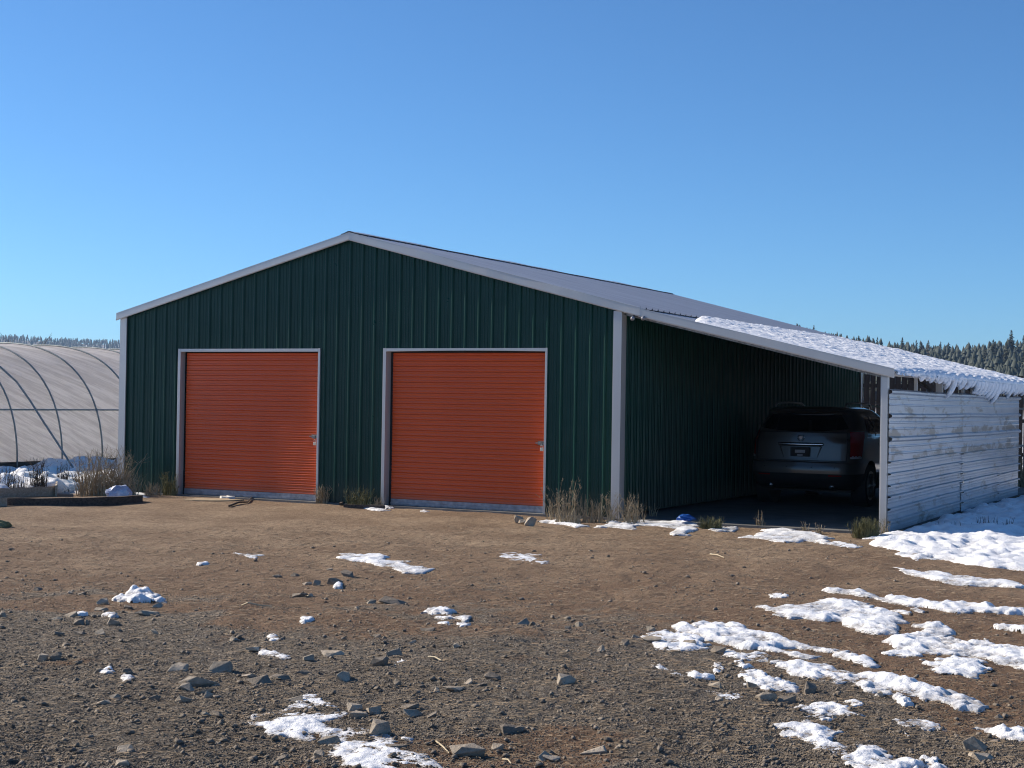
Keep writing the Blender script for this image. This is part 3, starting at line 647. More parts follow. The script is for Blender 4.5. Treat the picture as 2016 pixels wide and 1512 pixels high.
# a ceiling of dark purlins and an underside for the carport
for k in range(5):
    s = B_ + .35 + k * (W_ - .5) / 4; z = E_ + SLO * (s - B_)
    MB().box((s - .02, .0, z - .03), (s + .02, L_, z + .035)).build('purlin', M['steel'], barn)
# ridge cap, slightly buckled, with closure strips
n = 30; V = []; Fc = []
for i in range(n + 1):
    d = -.08 + (L_ + .22) * i / n; wv = .005 * math.sin(i * 1.7) + .006 * math.sin(i * .6)
    zc = A__ + RT + .042 + wv
    V += [(B_ / 2 - .17, d, zc - .055), (B_ / 2 - .02, d, zc), (B_ / 2 + .02, d, zc), (B_ / 2 + .17, d, zc - .05 + .006 * math.sin(i * 2.3))]
for i in range(n):
    for k in range(3): Fc.append((i * 4 + k, i * 4 + k + 1, i * 4 + k + 5, i * 4 + k + 4))
rc = MB().add(V, Fc).build('ridge_cap', M['trim'], barn)
MB().hexa([(B_ / 2 - .15, -.07, A__ + RT - .035), (B_ / 2 - .01, -.07, A__ + RT), (B_ / 2 - .01, L_, A__ + RT), (B_ / 2 - .15, L_, A__ + RT - .035)],
          [(B_ / 2 - .15, -.07, A__ + RT + .005), (B_ / 2 - .01, -.07, A__ + RT + .030), (B_ / 2 - .01, L_, A__ + RT + .030), (B_ / 2 - .15, L_, A__ + RT + .005)]).build('closure_strip', M['dark'], barn)
MB().hexa([(B_ / 2 + .01, -.07, A__ + RT), (B_ / 2 + .16, -.07, A__ + RT - .037), (B_ / 2 + .16, L_, A__ + RT - .037), (B_ / 2 + .01, L_, A__ + RT)],
          [(B_ / 2 + .01, -.07, A__ + RT + .030), (B_ / 2 + .16, -.07, A__ + RT + .004), (B_ / 2 + .16, L_, A__ + RT + .004), (B_ / 2 + .01, L_, A__ + RT + .030)]).build('closure_strip', M['dark'], barn)

# rake trims along the front: face, hemmed lower lip, short top flange
def rake(s0, z0, s1, z1, h, proud, name='rake_trim', d=0.0, wobble=0.0):
    m = MB(); n = 8; dz = -.028
    for i in range(n):
        a, b = i / n, (i + 1) / n
        wa = wobble * math.sin(a * 9); wb = wobble * math.sin(b * 9)
        sa, sb = s0 + (s1 - s0) * a, s0 + (s1 - s0) * b; za, zb = z0 + (z1 - z0) * a, z0 + (z1 - z0) * b
        f = -proud
        m.hexa([(sa, d + f + wa, za + dz), (sb, d + f + wb, zb + dz), (sb, d + f + .022, zb + dz), (sa, d + f + .022, za + dz)],
               [(sa, d + f + wa, za + h), (sb, d + f + wb, zb + h), (sb, d + f + .022, zb + h), (sa, d + f + .022, za + h)])
        m.hexa([(sa, d + f - .006, za + dz - .012), (sb, d + f - .006, zb + dz - .012), (sb, d + f + .012, zb + dz - .012), (sa, d + f + .012, za + dz - .012)],
               [(sa, d + f - .012, za + dz + .004), (sb, d + f - .012, zb + dz + .004), (sb, d + f + .012, zb + dz + .004), (sa, d + f + .012, za + dz + .004)])
        m.hexa([(sa, d + f - .002, za + h), (sb, d + f - .002, zb + h), (sb, d + f + .16, zb + h - .004), (sa, d + f + .16, za + h - .004)],
               [(sa, d + f - .002, za + h + .003), (sb, d + f - .002, zb + h + .003), (sb, d + f + .16, zb + h), (sa, d + f + .16, za + h)])
    return m.build(name, M['trim'], barn)
SL = (A__ - E_) / (B_ / 2)
rake(-.11, E_ - SL * .11, 2.2, zr(2.2), RT + .022, .075)
rake(2.2, zr(2.2), B_ / 2, A__, RT + .024, .078)
rake(B_ / 2, A__, 7.0, zr(7.0), RT + .024, .076, wobble=.002)
rake(7.0, zr(7.0), B_ + .32, E_ - SL * .30, RT + .028, .081, wobble=.004)
rake(B_ + .30, E_ + SLO * .30 - .008, B_ + W_ + .10, E2_ + SLO * .10, RT + .020, .078, wobble=.002)
# back rake
rake(B_, E_, B_ + W_ + .1, E2_ + SLO * .1, RT + .01, .04, d=L_ + .1)
# corner trims
def corner(s, d, a, bq, z0, z1, name='corner_trim'):
    m = MB().box((s - a, d - bq, z0), (s + .02, d + .03, z1)); return m
MB().box((-.045, -.045, .0), (.095, -.027, zr(.0) - .01)).build('corner_trim', M['trim'], barn)
MB().box((-.045, -.027, .0), (-.027, .12, E_)).build('corner_trim', M['trim'], barn)
MB().box((B_ - .085, -.070, .0), (B_ + .045, -.026, E_ - .03)).build('corner_trim', M['trim'], barn, .003)
MB().box((B_ + .022, -.026, .0), (B_ + .045, .10, E_ - .02)).build('corner_trim', M['trim'], barn, .003)
MB().box((B_ + .012, L_ - .10, .05), (B_ + .045, L_ + .02, E_)).build('corner_trim', M['trim'], barn)
MB().box((B_ - .12, L_ - .0, .05), (B_ + .012, L_ + .03, E_)).build('corner_trim', M['trim'], barn)

# roll-up doors
def rollup(s0, s1, recess, top_bow, seed):
    r = random.Random(seed)
    door = empty('roll_up_door', (0, 0, 0)); door.parent = barn
    a, b = s0 + .055, s1 - .03
    pitch = .0815; zt = DH - .02; zb = .105
    prof = []
    z = zb
    shape = [(0, .0), (.005, .0125), (.018, .0150), (.034, .0085), (.041, .0060), (.048, .0085), (.064, .0150), (.0765, .0125), (.0814, 0)]
    rows = []
    while z < zt:
        for dz, h in shape:
            if z + dz < zt: rows.append((z + dz, h))
        z += pitch
    cols = 36; V = []; Fc = []
    for (z, h) in rows:
        for c in range(cols + 1):
            u = c / cols
            belly = .010 * math.sin(u * math.pi) * math.sin((z - zb) / (zt - zb) * math.pi) + .0035 * math.sin(z * 3.1 + u * 5 + seed)
            V.append((a + (b - a) * u, recess - h - belly, z))
    for i in range(len(rows) - 1):
        for c in range(cols):
            k = i * (cols + 1) + c; Fc.append((k, k + 1, k + cols + 2, k + cols + 1))
    MB().add(V, Fc).build('curtain', M['orange'], door, smooth=True)
    MB().box((a, recess - .022, .012), (b, recess + .012, zb + .004)).add([(a, recess - .034, .03), (b, recess - .034, .03), (b, recess - .034, .058), (a, recess - .034, .058), (a, recess - .02, .03), (b, recess - .02, .03), (b, recess - .02, .058), (a, recess - .02, .058)], [(0, 1, 2, 3), (3, 2, 6, 7), (1, 0, 4, 5)]).build('bottom_bar', M['bar'], door)
    # trims of the opening: jambs wrap into the recess
    MB().box((s0 - .052, -.030, .0), (s0 + .004, recess + .01, DH + .045)).build('door_jamb', M['trim'], door, .002)
    MB().box((s1 - .004, -.030, .0), (s1 + .032, recess + .01, DH + .045)).build('door_jamb', M['trim'], door, .002)
    n = 8; m = MB()
    for i in range(n):
        u0, u1 = s0 + .006 + (s1 - s0 - .012) * i / n, s0 + .006 + (s1 - s0 - .012) * (i + 1) / n
        b0 = top_bow * math.sin(math.pi * i / n) ; b1 = top_bow * math.sin(math.pi * (i + 1) / n)
        m.hexa([(u0, -.030, DH + b0 - .004), (u1, -.030, DH + b1 - .004), (u1, recess + .01, DH + b1 - .004), (u0, recess + .01, DH + b0 - .004)],
               [(u0, -.030, DH + .043), (u1, -.030, DH + .043), (u1, recess + .01, DH + .043), (u0, recess + .01, DH + .043)])
    m.build('door_header', M['trim'], door)
    # slide latch with its plate
    lz = 1.0; m = MB()
    m.box((b - .125, recess - .040, lz), (b - .02, recess - .018, lz + .055)).box((b - .16, recess - .048, lz + .02), (b + .02, recess - .036, lz + .036)).box((b - .075, recess - .060, lz - .01), (b - .05, recess - .038, lz + .045))
    m.build('latch', M['steel_dark'], door, .002)
    return b, recess, lz
M['steel_dark'] = simple('tarnished_latch_steel', (.16, .15, .14), (.34, .32, .30), .4, .7, 30)
M['brass'] = simple('padlock_brass', (.55, .50, .42), (.65, .62, .56), .35, .7, 20)
for (dd_, rec, bow, lab, sd_, hang) in ((D1, .085, .0, 'small padlock hanging from the latch of the left orange door', 3, .05), (D2, .115, .012, 'small padlock hanging from the latch of the right orange door', 8, .0)):
    b, rec_, lz = rollup(dd_[0], dd_[1], rec, bow, sd_)
    pl = empty('padlock', barn.matrix_world @ Vector((0, 0, 0))); pl.location = to_world(b - .045, rec_ - .062, lz - .01 - hang * .5); pl.rotation_euler = (0, 0, -TH)
    tag(pl, lab, 'padlock')
    MB().box((-.022, -.011, -.075), (.022, .011, -.028)).build('lock_body', M['brass'], pl, .004)
    MB().tube([(-.014, 0, -.03), (-.014, 0, .0), (-.008, 0, .012), (.008, 0, .012), (.014, 0, .0), (.014, 0, -.03)], .004, 6).build('shackle', M['steel'], pl)

# concrete threshold and carport slab
MB().box((.02, -.06, -.14), (B_ + .04, L_, .008)).build('foundation', M['concrete'], barn)
MB().box((B_ + .05, -.10, -.14), (B_ + W_ - .02, L_ + .1, .012)).build('carport_slab', M['concrete'], barn, .004)

# carport frames: square tube posts, sloping rafters, curved knee braces
gap_x = [1806, 1856, 1898, 1916, 1940, 1972, 2003]
post_d = [0.05] + [side_d(px, B_ + W_, 2.0) for px in gap_x] + [L_ - .06]
def zc(s): return E_ + SLO * (s - B_)
for i, d in enumerate(post_d):
    wide = .046 if i in (0, 2, 5, 7, 8) else .020
    MB().box((B_ + W_ - wide * 2, d - wide, .05 if i else .0), (B_ + W_, d + wide, zc(B_ + W_) - .012)).build('carport_post', M['trim'], barn)
    if i in (0, 2, 5, 7, 8):
        m = MB(); hw = .028
        m.hexa([(B_ + .03, d - hw, zc(B_ + .03) - .075), (B_ + W_ - .1, d - hw, zc(B_ + W_ - .1) - .075), (B_ + W_ - .1, d + hw, zc(B_ + W_ - .1) - .075), (B_ + .03, d + hw, zc(B_ + .03) - .075)],
               [(B_ + .03, d - hw, zc(B_ + .03) - .035), (B_ + W_ - .1, d - hw, zc(B_ + W_ - .1) - .035), (B_ + W_ - .1, d + hw, zc(B_ + W_ - .1) - .035), (B_ + .03, d + hw, zc(B_ + .03) - .035)])
        m.build('rafter', M['steel_dark'], barn)
        pts = []
        for k in range(9):
            a = k / 8 * math.pi / 2
            pts.append((B_ + W_ - .07 - .62 * (1 - math.sin(math.pi / 2 - a)) * 1.0, d, zc(B_ + W_ - .62) - .10 - .55 * (1 - math.sin(a))))
        if i: MB().tube(pts, .026, 6).build('knee_brace', M['steel_dark'], barn)
# dark liner added under the carport sheets to cut bounced light in the bay
MB().hexa([(B_ + .02, -.02, zc(B_) + .012), (B_ + W_ + .02, -.02, zc(B_ + W_) + .012), (B_ + W_ + .02, L_ + .05, zc(B_ + W_) + .012), (B_ + .02, L_ + .05, zc(B_) + .012)],
          [(B_ + .02, -.02, zc(B_) + .018), (B_ + W_ + .02, -.02, zc(B_ + W_) + .018), (B_ + W_ + .02, L_ + .05, zc(B_ + W_) + .018), (B_ + .02, L_ + .05, zc(B_) + .018)]).build('added_dark_liner', M['dark'], barn)
# front leg is a wide box trim
MB().box((B_ + W_ - .070, -.045, -.02), (B_ + W_ + .010, .045, zc(B_ + W_) - .05)).build('corner_post', M['trim'], barn, .004)
MB().box((B_ + W_ - .03, .0, zc(B_ + W_) - .03), (B_ + W_ + .02, L_, zc(B_ + W_) + .035)).build('eave_beam', M['trim'], barn)
# white cross rail seen between the back corner and the post, on the far frame
MB().box((B_ + .05, L_ - .02, 1.62), (B_ + W_, L_ + .02, 1.66)).build('cross_rail', M['trim'], barn)
MB().box((B_ + .05, L_ - .02, .85), (B_ + W_, L_ + .02, .89)).build('cross_rail', M['trim'], barn)

# outer screen of second hand corrugated sheets, ribs level
def screen_sheet(d0, d1, z0, z1, off, pitch, seed, tilt=0.0):
    r = random.Random(seed); rows = []
    rib = [(0, 0), (.30, 0), (.33, .13), (.37, .13), (.40, 0), (.56, 0), (.59, .13), (.63, .13), (.66, 0), (.78, 0), (.85, 1), (.93, 1)]
    z = z0; n = max(1, round((z1 - z0) / pitch)); p = (z1 - z0) / n
    for k in range(n):
        for u, h in rib: rows.append((z0 + (k + u) * p, h * .042))
    rows.append((z1, .002)); cols = 40; V = []; Fc = []
    for zz, h in rows:
        for c in range(cols + 1):
            d = d0 + (d1 - d0) * c / cols
            dent = .003 * math.sin(d * 1.3 + seed) + .002 * math.sin(d * 3.1 - zz * 2 + seed * 2)
            V.append((B_ + W_ + .016 + off + h + dent, d, zz + tilt * (d - d0) + .004 * math.sin(d * 1.3 + seed)))
    for i in range(len(rows) - 1):
        for c in range(cols):
            k = i * (cols + 1) + c; Fc.append((k, k + 1, k + cols + 2, k + cols + 1))
    return MB().add(V, Fc).build('screen_sheet', M['sheet'], barn)
DX = side_d(1890, B_ + W_, .8); DE = side_d(2003, B_ + W_, 1.2); DR = side_d(1962, B_ + W_, .3)
screen_sheet(-.01, DE, 1.235, 1.865, .006, .315, 1)
screen_sheet(.0, DE + .03, .90, 1.25, .003, .32, 2)
screen_sheet(.01, DX + .03, .47, .93, .000, .155, 3, .004)
screen_sheet(.00, DX + .02, .0, .485, .003, .16, 4, .005)
screen_sheet(DX, DE, .47, .935, .008, .155, 5, -.002)
screen_sheet(DX - .02, DR, .0, .49, .011, .16, 6, .004)
screen_sheet(DR - .05, DE - .01, .0, .48, .000, .16, 7, .0)

# twin flood light under the eave
fl = empty('flood_light', (B_ + .30, .0, E_ - .12)); fl.parent = barn
MB().box((-.10, -.01, .02), (.04, .03, .08)).build('junction_box', M['trim'], fl, .003)
for sx in (-.09, .07):
    m = MB().tube([(sx, .0, .03), (sx + .01, -.06, .0), (sx + .02, -.13, -.03)], .014, 10, .030); m.build('lamp_head', M['bar'], fl, smooth=True)

# ------------------------------------------------------------------ snow on the carport roof
BM = lambda s, d, z: to_world(s, d, z)
def roof_z(s): return E_ + SLO * (s - B_) + RT - .035 + .02
def px_to_roof(px, py):
    # intersect a view ray with the carport roof plane, in barn coordinates
    r = ray(px, py); o = Vector((0, 0, CAM_H)); nrm_local = (-SLO, 0, 1)
    nw = SD * (-SLO) + Vector((0, 0, 1)); p0 = to_world(B_, 0, roof_z(B_))
    t = nw.dot(p0 - o) / nw.dot(r); p = o + r * t; s, d = to_local(p); return s, d
def roof_snow():
    upper = [px_to_roof(*p) for p in ((1376, 627), (1421, 635), (1524, 649), (1610, 661), (1660, 671))]
    eave = B_ + W_ + .10
    P = [(10.3, -.03), (9.95, .9), (9.42, 2.4), (9.5, 3.2), (9.25, 6.7), (9.15, 10.4), (9.2, 11.3), (9.6, L_ + .08), (eave + .04, L_ + .08), (eave + .04, -.04)]
    res = .024; P = np.array(P); lo = P.min(0) - .1; hi = P.max(0) + .1
    nx = int((hi[0] - lo[0]) / res) + 1; ny = int((hi[1] - lo[1]) / res) + 1
    X, Y = np.meshgrid(lo[0] + np.arange(nx) * res, lo[1] + np.arange(ny) * res)
    sd = poly_sdist(X, Y, P) + .10 * fbm(X, Y, .3, 4, 700)
    # thin towards the front rake, full to the back
    prof = np.sqrt(np.clip(sd / .10, 0, 1)); dep = .03 + .05 * sstep(.1, 1.6, Y)
    H = dep * prof * (.9 + .22 * fbm(X, Y, .40, 2, 710) + .30 * fbm(X, Y * .6, .075, 3, 720)) 
    Z = roof_z(X) + np.where(sd > 0, np.maximum(H, .004), -.03)
    keep = (sd > -res * 1.2) & (Y > -.058)
    cell = keep[:-1, :-1] & keep[1:, :-1] & keep[:-1, 1:] & keep[1:, 1:]
    J, I = np.nonzero(cell); k = J * nx + I; Fq = np.stack([k, k + 1, k + nx + 1, k + nx], 1); used = np.unique(Fq); rm = np.full(nx * ny, -1); rm[used] = np.arange(len(used))
    V = np.stack([X.ravel(), Y.ravel(), Z.ravel()], 1)[used]
    root = empty('roof_snow', P0, -TH); tag(root, 'white melting snow sheet sliding off the carport roof with curled fringe', 'roof snow')
    link('snow_sheet', mesh_np('snow_sheet', V, rm[Fq]), M['roof_snow'], root, True)
    # eave lip and curls: tongues of snow bending down and inwards
    e = eave + .03; m = MB(); N_ = 120; ring = 6
    for i in range(N_ + 1):
        d = -.02 + (L_ + .08) * i / N_; k = .45 + .55 * float(sstep(.2, 1.6, np.array(d)))
        th = (.055 + .02 * math.sin(i * 2.1) + .014 * math.sin(i * 5.3)) * k; zc_ = roof_z(e) - .01
        for j in range(ring):
            a = math.pi * (.62 - 1.25 * j / (ring - 1)); m.v.append((e - .02 + th * math.cos(a), d, zc_ + th * .2 + th * math.sin(a) * (1.0 if a > 0 else .8)))
    for i in range(N_):
        for j in range(ring - 1):
            q = i * ring + j; m.f.append((q, q + 1, q + ring + 1, q + ring))
    m.build('snow_lip', M['roof_snow'], root, smooth=True)
    r = random.Random(5)
    spec = [(1812, .10, .10), (1822, .07, .07), (1831, .12, .09), (1840, .10, .08), (1848, .12, .08), (1857, .12, .09), (1864, .26, .10), (1875, .50, .10), (1884, .16, .12), (1893, .24, .16), (1905, .22, .20), (1913, .16, .14),
            (1922, .34, .15), (1929, .36, .15), (1936, .38, .15), (1943, .38, .16), (1950, .46, .16), (1957, .50, .16), (1964, .62, .16), (1971, .30, .14), (1977, .28, .14), (1983, .30, .14), (1989, .42, .11), (1995, .24, .15), (2001, .32, .18), (2008, .26, .2), (2015, .3, .2)]
    for (px, ln, wd) in spec:
        d = side_d(px, e, 2.0)
        if d > L_: continue
        m = MB(); n = 9; ring = 8; ln *= .70
        for i in range(n + 1):
            u = i / n; ang = 1.25 * u
            rr = ln / 1.25
            cx = e + .02 - rr * (1 - math.cos(ang)) * .62; cz = roof_z(e) - .02 - rr * math.sin(ang) * 1.0
            ww = wd * .95 * (1 - .5 * u ** 1.8) * (1 + .18 * math.sin(u * 7 + px)); tt = .05 * (1 - .55 * u) + .008
            dd = d + .02 * math.sin(u * 3 + px)
            for j in range(ring):
                a = 2 * math.pi * j / ring; m.v.append((cx + tt * math.cos(a) * math.cos(ang), dd + ww * math.sin(a), cz - tt * math.cos(a) * math.sin(ang)))
        for i in range(n):
            for j in range(ring): m.f.append((i * ring + j, i * ring + (j + 1) % ring, (i + 1) * ring + (j + 1) % ring, (i + 1) * ring + j))
        m.f.append(tuple(n * ring + j for j in range(ring)))
        m.build('snow_curl', M['roof_snow'], root, smooth=True)
roof_snow()

# ================================================================== the parked car in the carport
def car_paint():
    m, t, b = new_mat('taupe_metallic_paint'); b.inputs['Base Color'].default_value = (.105, .092, .08, 1); b.inputs['Metallic'].default_value = .35
    b.inputs['Roughness'].default_value = .30; b.inputs['Coat Weight'].default_value = .8; b.inputs['Coat Roughness'].default_value = .06; return m
M['paint'] = car_paint()
M['glass'] = simple('tinted_glass', (.006, .006, .007), None, .08, 0); M['glass'].node_tree.nodes['Principled BSDF'].inputs['Specular IOR Level'].default_value = .4
M['chrome'] = simple('chrome', (.75, .75, .76), None, .12, 1.0)
M['red_lens'] = simple('red_lens', (.30, .012, .010), None, .15, 0)
M['white_lens'] = simple('clear_lens', (.6, .55, .55), None, .1, 0)
M['plate'] = simple('pale_plate', (.35, .36, .38), (.45, .46, .48), .5, 0, 10)
M['plastic'] = simple('black_plastic', (.012, .012, .012), (.02, .02, .02), .6, 0, 10)
M['lamp_white'] = simple('white_lamp', (.5, .5, .5), None, .4, 0)
LV = [(.30, .85, .30, 4.50), (.36, .90, .12, 4.66), (.46, .935, .03, 4.78), (.57, .950, .0, 4.83), (.66, .955, .00, 4.83), (.755, .957, .025, 4.82), (.775, .955, .075, 4.80), (.85, .955, .085, 4.78), (1.0, .952, .10, 4.70), (1.12, .940, .115, 4.45), (1.16, .93, .12, 3.62),
      (1.26, .905, .14, 3.42), (1.32, .880, .20, 3.25), (1.45, .825, .31, 2.95), (1.56, .765, .41, 2.65), (1.60, .745, .37, 2.5), (1.64, .715, .39, 2.35), (1.68, .62, .55, 2.15), (1.70, .40, .80, 1.9)]
_z = [l[0] for l in LV]
def lv(z): return [float(np.interp(z, _z, [l[i] for l in LV])) for i in (1, 2, 3)]
def nexp(z): return 7.0 if z < 1.15 else 5.5
def car_rear(u, z, off=0.0):
    W, yr, yf = lv(z); n = nexp(z); Ly = (yf - yr) / 2; yc = (yf + yr) / 2; a = min(.9999, abs(u))
    y = yc - Ly * (1 - a ** n) ** (1 / n)
    gx = a ** (n - 1) / W; gy = ((yc - y) / Ly) ** (n - 1) / Ly; g = math.hypot(gx, gy)
    return (W * u + math.copysign(off * gx / g, u), y - off * gy / g, z)
def car_side(y, z, sgn, off=0.0):
    W, yr, yf = lv(z); n = nexp(z); Ly = (yf - yr) / 2; yc = (yf + yr) / 2; k = min(.9999, abs(y - yc) / Ly)
    return (sgn * (W * (1 - k ** n) ** (1 / n) + off), y, z)
def patch(fn, n, m_, flip=False):
    V = [fn(i / n, j / m_) for j in range(m_ + 1) for i in range(n + 1)]; Fc = []
    for j in range(m_):
        for i in range(n):
            k = j * (n + 1) + i; f = (k, k + 1, k + n + 2, k + n + 1); Fc.append(f[::-1] if flip else f)
    return V, Fc
def ring_pts(z, m_=72):
    W, yr, yf = lv(z); n = nexp(z); Ly = (yf - yr) / 2; yc = (yf + yr) / 2; out = []
    for k in range(m_):
        a = 2 * math.pi * k / m_; c, s = math.cos(a), math.sin(a)
        out.append((W * math.copysign(abs(c) ** (2 / n), c), yc + Ly * math.copysign(abs(s) ** (2 / n), s), z))
    return out
def loft(zs):
    m = MB(); R_ = 72
    for z in zs: m.v += ring_pts(z, R_)
    for i in range(len(zs) - 1):
        for k in range(R_): m.f.append((i * R_ + k, i * R_ + (k + 1) % R_, (i + 1) * R_ + (k + 1) % R_, (i + 1) * R_ + k))
    m.f.append(tuple(range(R_ - 1, -1, -1))); m.f.append(tuple((len(zs) - 1) * R_ + k for k in range(R_))); return m
car = empty('parked_car', to_world(10.60, 3.85, .012), -TH); car.scale = (.965, .95, .95)
tag(car, 'taupe sport utility car parked nose-in under the carport, seen from behind', 'car')
def cut_wheels(me, name, mat, parent):
    o = link(name, me, mat, parent, False); cutters = []
    for y in (1.0, 3.80):
        bpy_me = MB().tube([(-1.2, y, .36), (1.2, y, .36)], .43, 32).mesh('cut'); c = bpy.data.objects.new('cut', bpy_me); col.objects.link(c); cutters.append(c)
        c.parent = parent
        md = o.modifiers.new('b', 'BOOLEAN'); md.object = c; md.operation = 'DIFFERENCE'; md.solver = 'EXACT'
    dg = bpy.context.evaluated_depsgraph_get(); new = bpy.data.meshes.new_from_object(o.evaluated_get(dg)); o.modifiers.clear(); o.data = new
    for c in cutters: bpy.data.objects.remove(c)
    for p in new.polygons: p.use_smooth = True
    try: new.set_sharp_from_angle(angle=math.radians(32))
    except Exception: pass
    return o
zz = sorted(set([.575] + [z for z in _z if z > .575] + [.62, .70, .73, .765, .92, 1.06, 1.21, 1.38, 1.5, 1.66]))
cut_wheels(loft(zz).mesh('body'), 'body', M['paint'], car)
cut_wheels(loft([.30, .36, .46, .52, .573]).mesh('lower_cladding'), 'lower_cladding', M['plastic'], car)
# rear window under the spoiler, wide with a bowed lower edge
def rw(a, b):
    u = -.80 + 1.60 * a; lo = 1.275 + .055 * abs(u / .8) ** 2.2; hi = 1.585 - .03 * abs(u / .8) ** 4
    k = 1 - .10 * b; return car_rear(u * k * 1.06, lo + (hi - lo) * b, .006)
V, Fc = patch(rw, 28, 10); MB().add(V, Fc).build('rear_window', M['glass'], car, smooth=True)
# tailgate skin with a shut line all round
def tg(a, b):
    z = .80 + (1.255 - .80) * b; wu = .80 - .03 * (1 - b); return car_rear((-1 + 2 * a) * wu, z, .007)
V, Fc = patch(tg, 28, 10); tgate = MB().add(V, Fc).build('tailgate', M['paint'], car, smooth=True)
def line(u0, z0, u1, z1, off, wd, n=24):
    V = []; Fc = []
    for i in range(n + 1):
        t_ = i / n; u, z = u0 + (u1 - u0) * t_, z0 + (z1 - z0) * t_
        du, dz = (0, wd) if abs(u1 - u0) > abs(z1 - z0) / 2 else (wd, 0)
        V += [car_rear(u - du, z - dz, off), car_rear(u + du, z + dz, off)]
    for i in range(n): Fc.append((2 * i, 2 * i + 1, 2 * i + 3, 2 * i + 2))
    return V, Fc
m = MB()
for a in ((-.79, .788, .79, .788), (-.785, .79, -.815, 1.26), (.785, .79, .815, 1.26), (-.81, 1.262, .81, 1.262)): m.add(*line(*a, .009, .006))
m.build('shut_line', M['plastic'], car)
m = MB().add(*line(-.76, 1.215, .76, 1.215, .0135, .003)); m.build('crease', M['paint'], tgate)
# licence plate pocket, plate with frame
def pp(z, u): return car_rear(u, z, .0)
pk = MB()
yb = car_rear(0, .95, .008)[1]
pk.add([(-.36, yb - .004, 1.035), (.36, yb - .004, 1.035), (.28, yb - .004, .825), (-.28, yb - .004, .825), (-.33, yb + .03, 1.02), (.33, yb + .03, 1.02), (.255, yb + .03, .835), (-.255, yb + .03, .835)],
       [(4, 5, 6, 7), (0, 1, 5, 4), (1, 2, 6, 5), (2, 3, 7, 6), (3, 0, 4, 7)]); pk.v = [(a, b - .012, c) for a, b, c in pk.v]
pk.build('plate_pocket', M['paint'], tgate)
pf = MB().box((-.165, yb - .030, .855), (.165, yb - .016, 1.015)).build('licence_plate', M['plastic'], car, .003)
MB().box((-.085, yb - .034, .915), (.085, yb - .031, .965)).build('plate_panel', M['plate'], pf)
MB().box((-.045, yb - .034, .868), (.045, yb - .031, .888)).build('plate_panel', M['plate'], pf)
# chrome garnish
V = []; n = 16
m = MB(); 
for i in range(n + 1):
    u = -.40 + .80 * i / n; x, y, _ = car_rear(u, 1.06, .010)
    m.v += [(x, y - .012, 1.088), (x, y - .034, 1.070), (x, y - .030, 1.032 + .012 * abs(u / .4)), (x, y - .006, 1.028 + .012 * abs(u / .4))]
for i in range(n):
    for k in range(3): m.f.append((i * 4 + k, i * 4 + k + 1, i * 4 + k + 5, i * 4 + k + 4))
m.build('chrome_strip', M['chrome'], tgate, smooth=True)
# round emblem: wreath ring and small shield
em = MB(); ey = car_rear(0, 1.165, .008)[1] - .008
for side in (-1, 1):
    em.tube([(side * .052 * math.cos(a) * 1.05, ey, 1.165 + .050 * math.sin(a)) for a in [math.radians(-80 + 150 * k / 9) for k in range(10)]], .0075, 6)
emb = em.build('emblem', M['chrome'], tgate)
MB().add([(-.028, ey - .004, 1.19), (.028, ey - .004, 1.19), (.028, ey - .004, 1.16), (0, ey - .004, 1.135), (-.028, ey - .004, 1.16)], [(0, 4, 3, 2, 1)]).build('emblem_shield', M['white_lens'], car)
# tail lamps
for sg, nm in ((-1, 'tail_lamp'), (1, 'tail_lamp')):
    def tl(a, b, sg=sg):
        z = .865 + .415 * b; u0 = .845 - .012 * (1 - b); u1 = .985 - .03 * (1 - b); u = u0 + (u1 - u0) * a
        return car_rear(sg * u, z, .014)
    V, Fc = patch(tl, 8, 8, sg < 0); lamp = MB().add(V, Fc).build(nm, M['red_lens'], car, smooth=True)
    def tb(a, b, sg=sg):
        z = .83 + .032 * b; u = .835 + .12 * a; return car_rear(sg * u, z, .014)
    V, Fc = patch(tb, 6, 2, sg < 0); MB().add(V, Fc).build('clear_lens', M['white_lens'], lamp)
    for k in range(3):
        def tr(a, b, sg=sg, k=k):
            z = .868 + .010 * b; u = .855 + .035 * k + .022 * a; return car_rear(sg * u, z, .017)
        V, Fc = patch(tr, 2, 1, sg < 0); MB().add(V, Fc).build('reflector', M['white_lens'], lamp)
# bumper details
m = MB()
for u in (-.62, -.22, .22, .62): 
    x, y, z = car_rear(u, .68, .002); m.tube([(x, y - .002, z), (x, y + .01, z)], .011, 10)
m.build('parking_sensor', M['plastic'], car)
for sg in (-1, 1):
    V, Fc = patch(lambda a, b: car_rear(sg * (.52 + .22 * a), .535 + .02 * b, .006), 6, 1, sg < 0); MB().add(V, Fc).build('rear_reflector', M['red_lens'], car)
    MB().tube([(sg * .52, .10, .36), (sg * .52, .40, .38)], .038, 14).build('exhaust_tip', M['chrome'], car, smooth=True)
# spoiler lip with brake light
def sp(a, b): u = -.86 + 1.72 * a; return car_rear(u, 1.602 + .02 * b, .012 + .055 * (1 - abs(u) ** 3) * (1 - b * .7))
V, Fc = patch(sp, 24, 3); MB().add(V, Fc).build('spoiler', M['paint'], car, smooth=True)
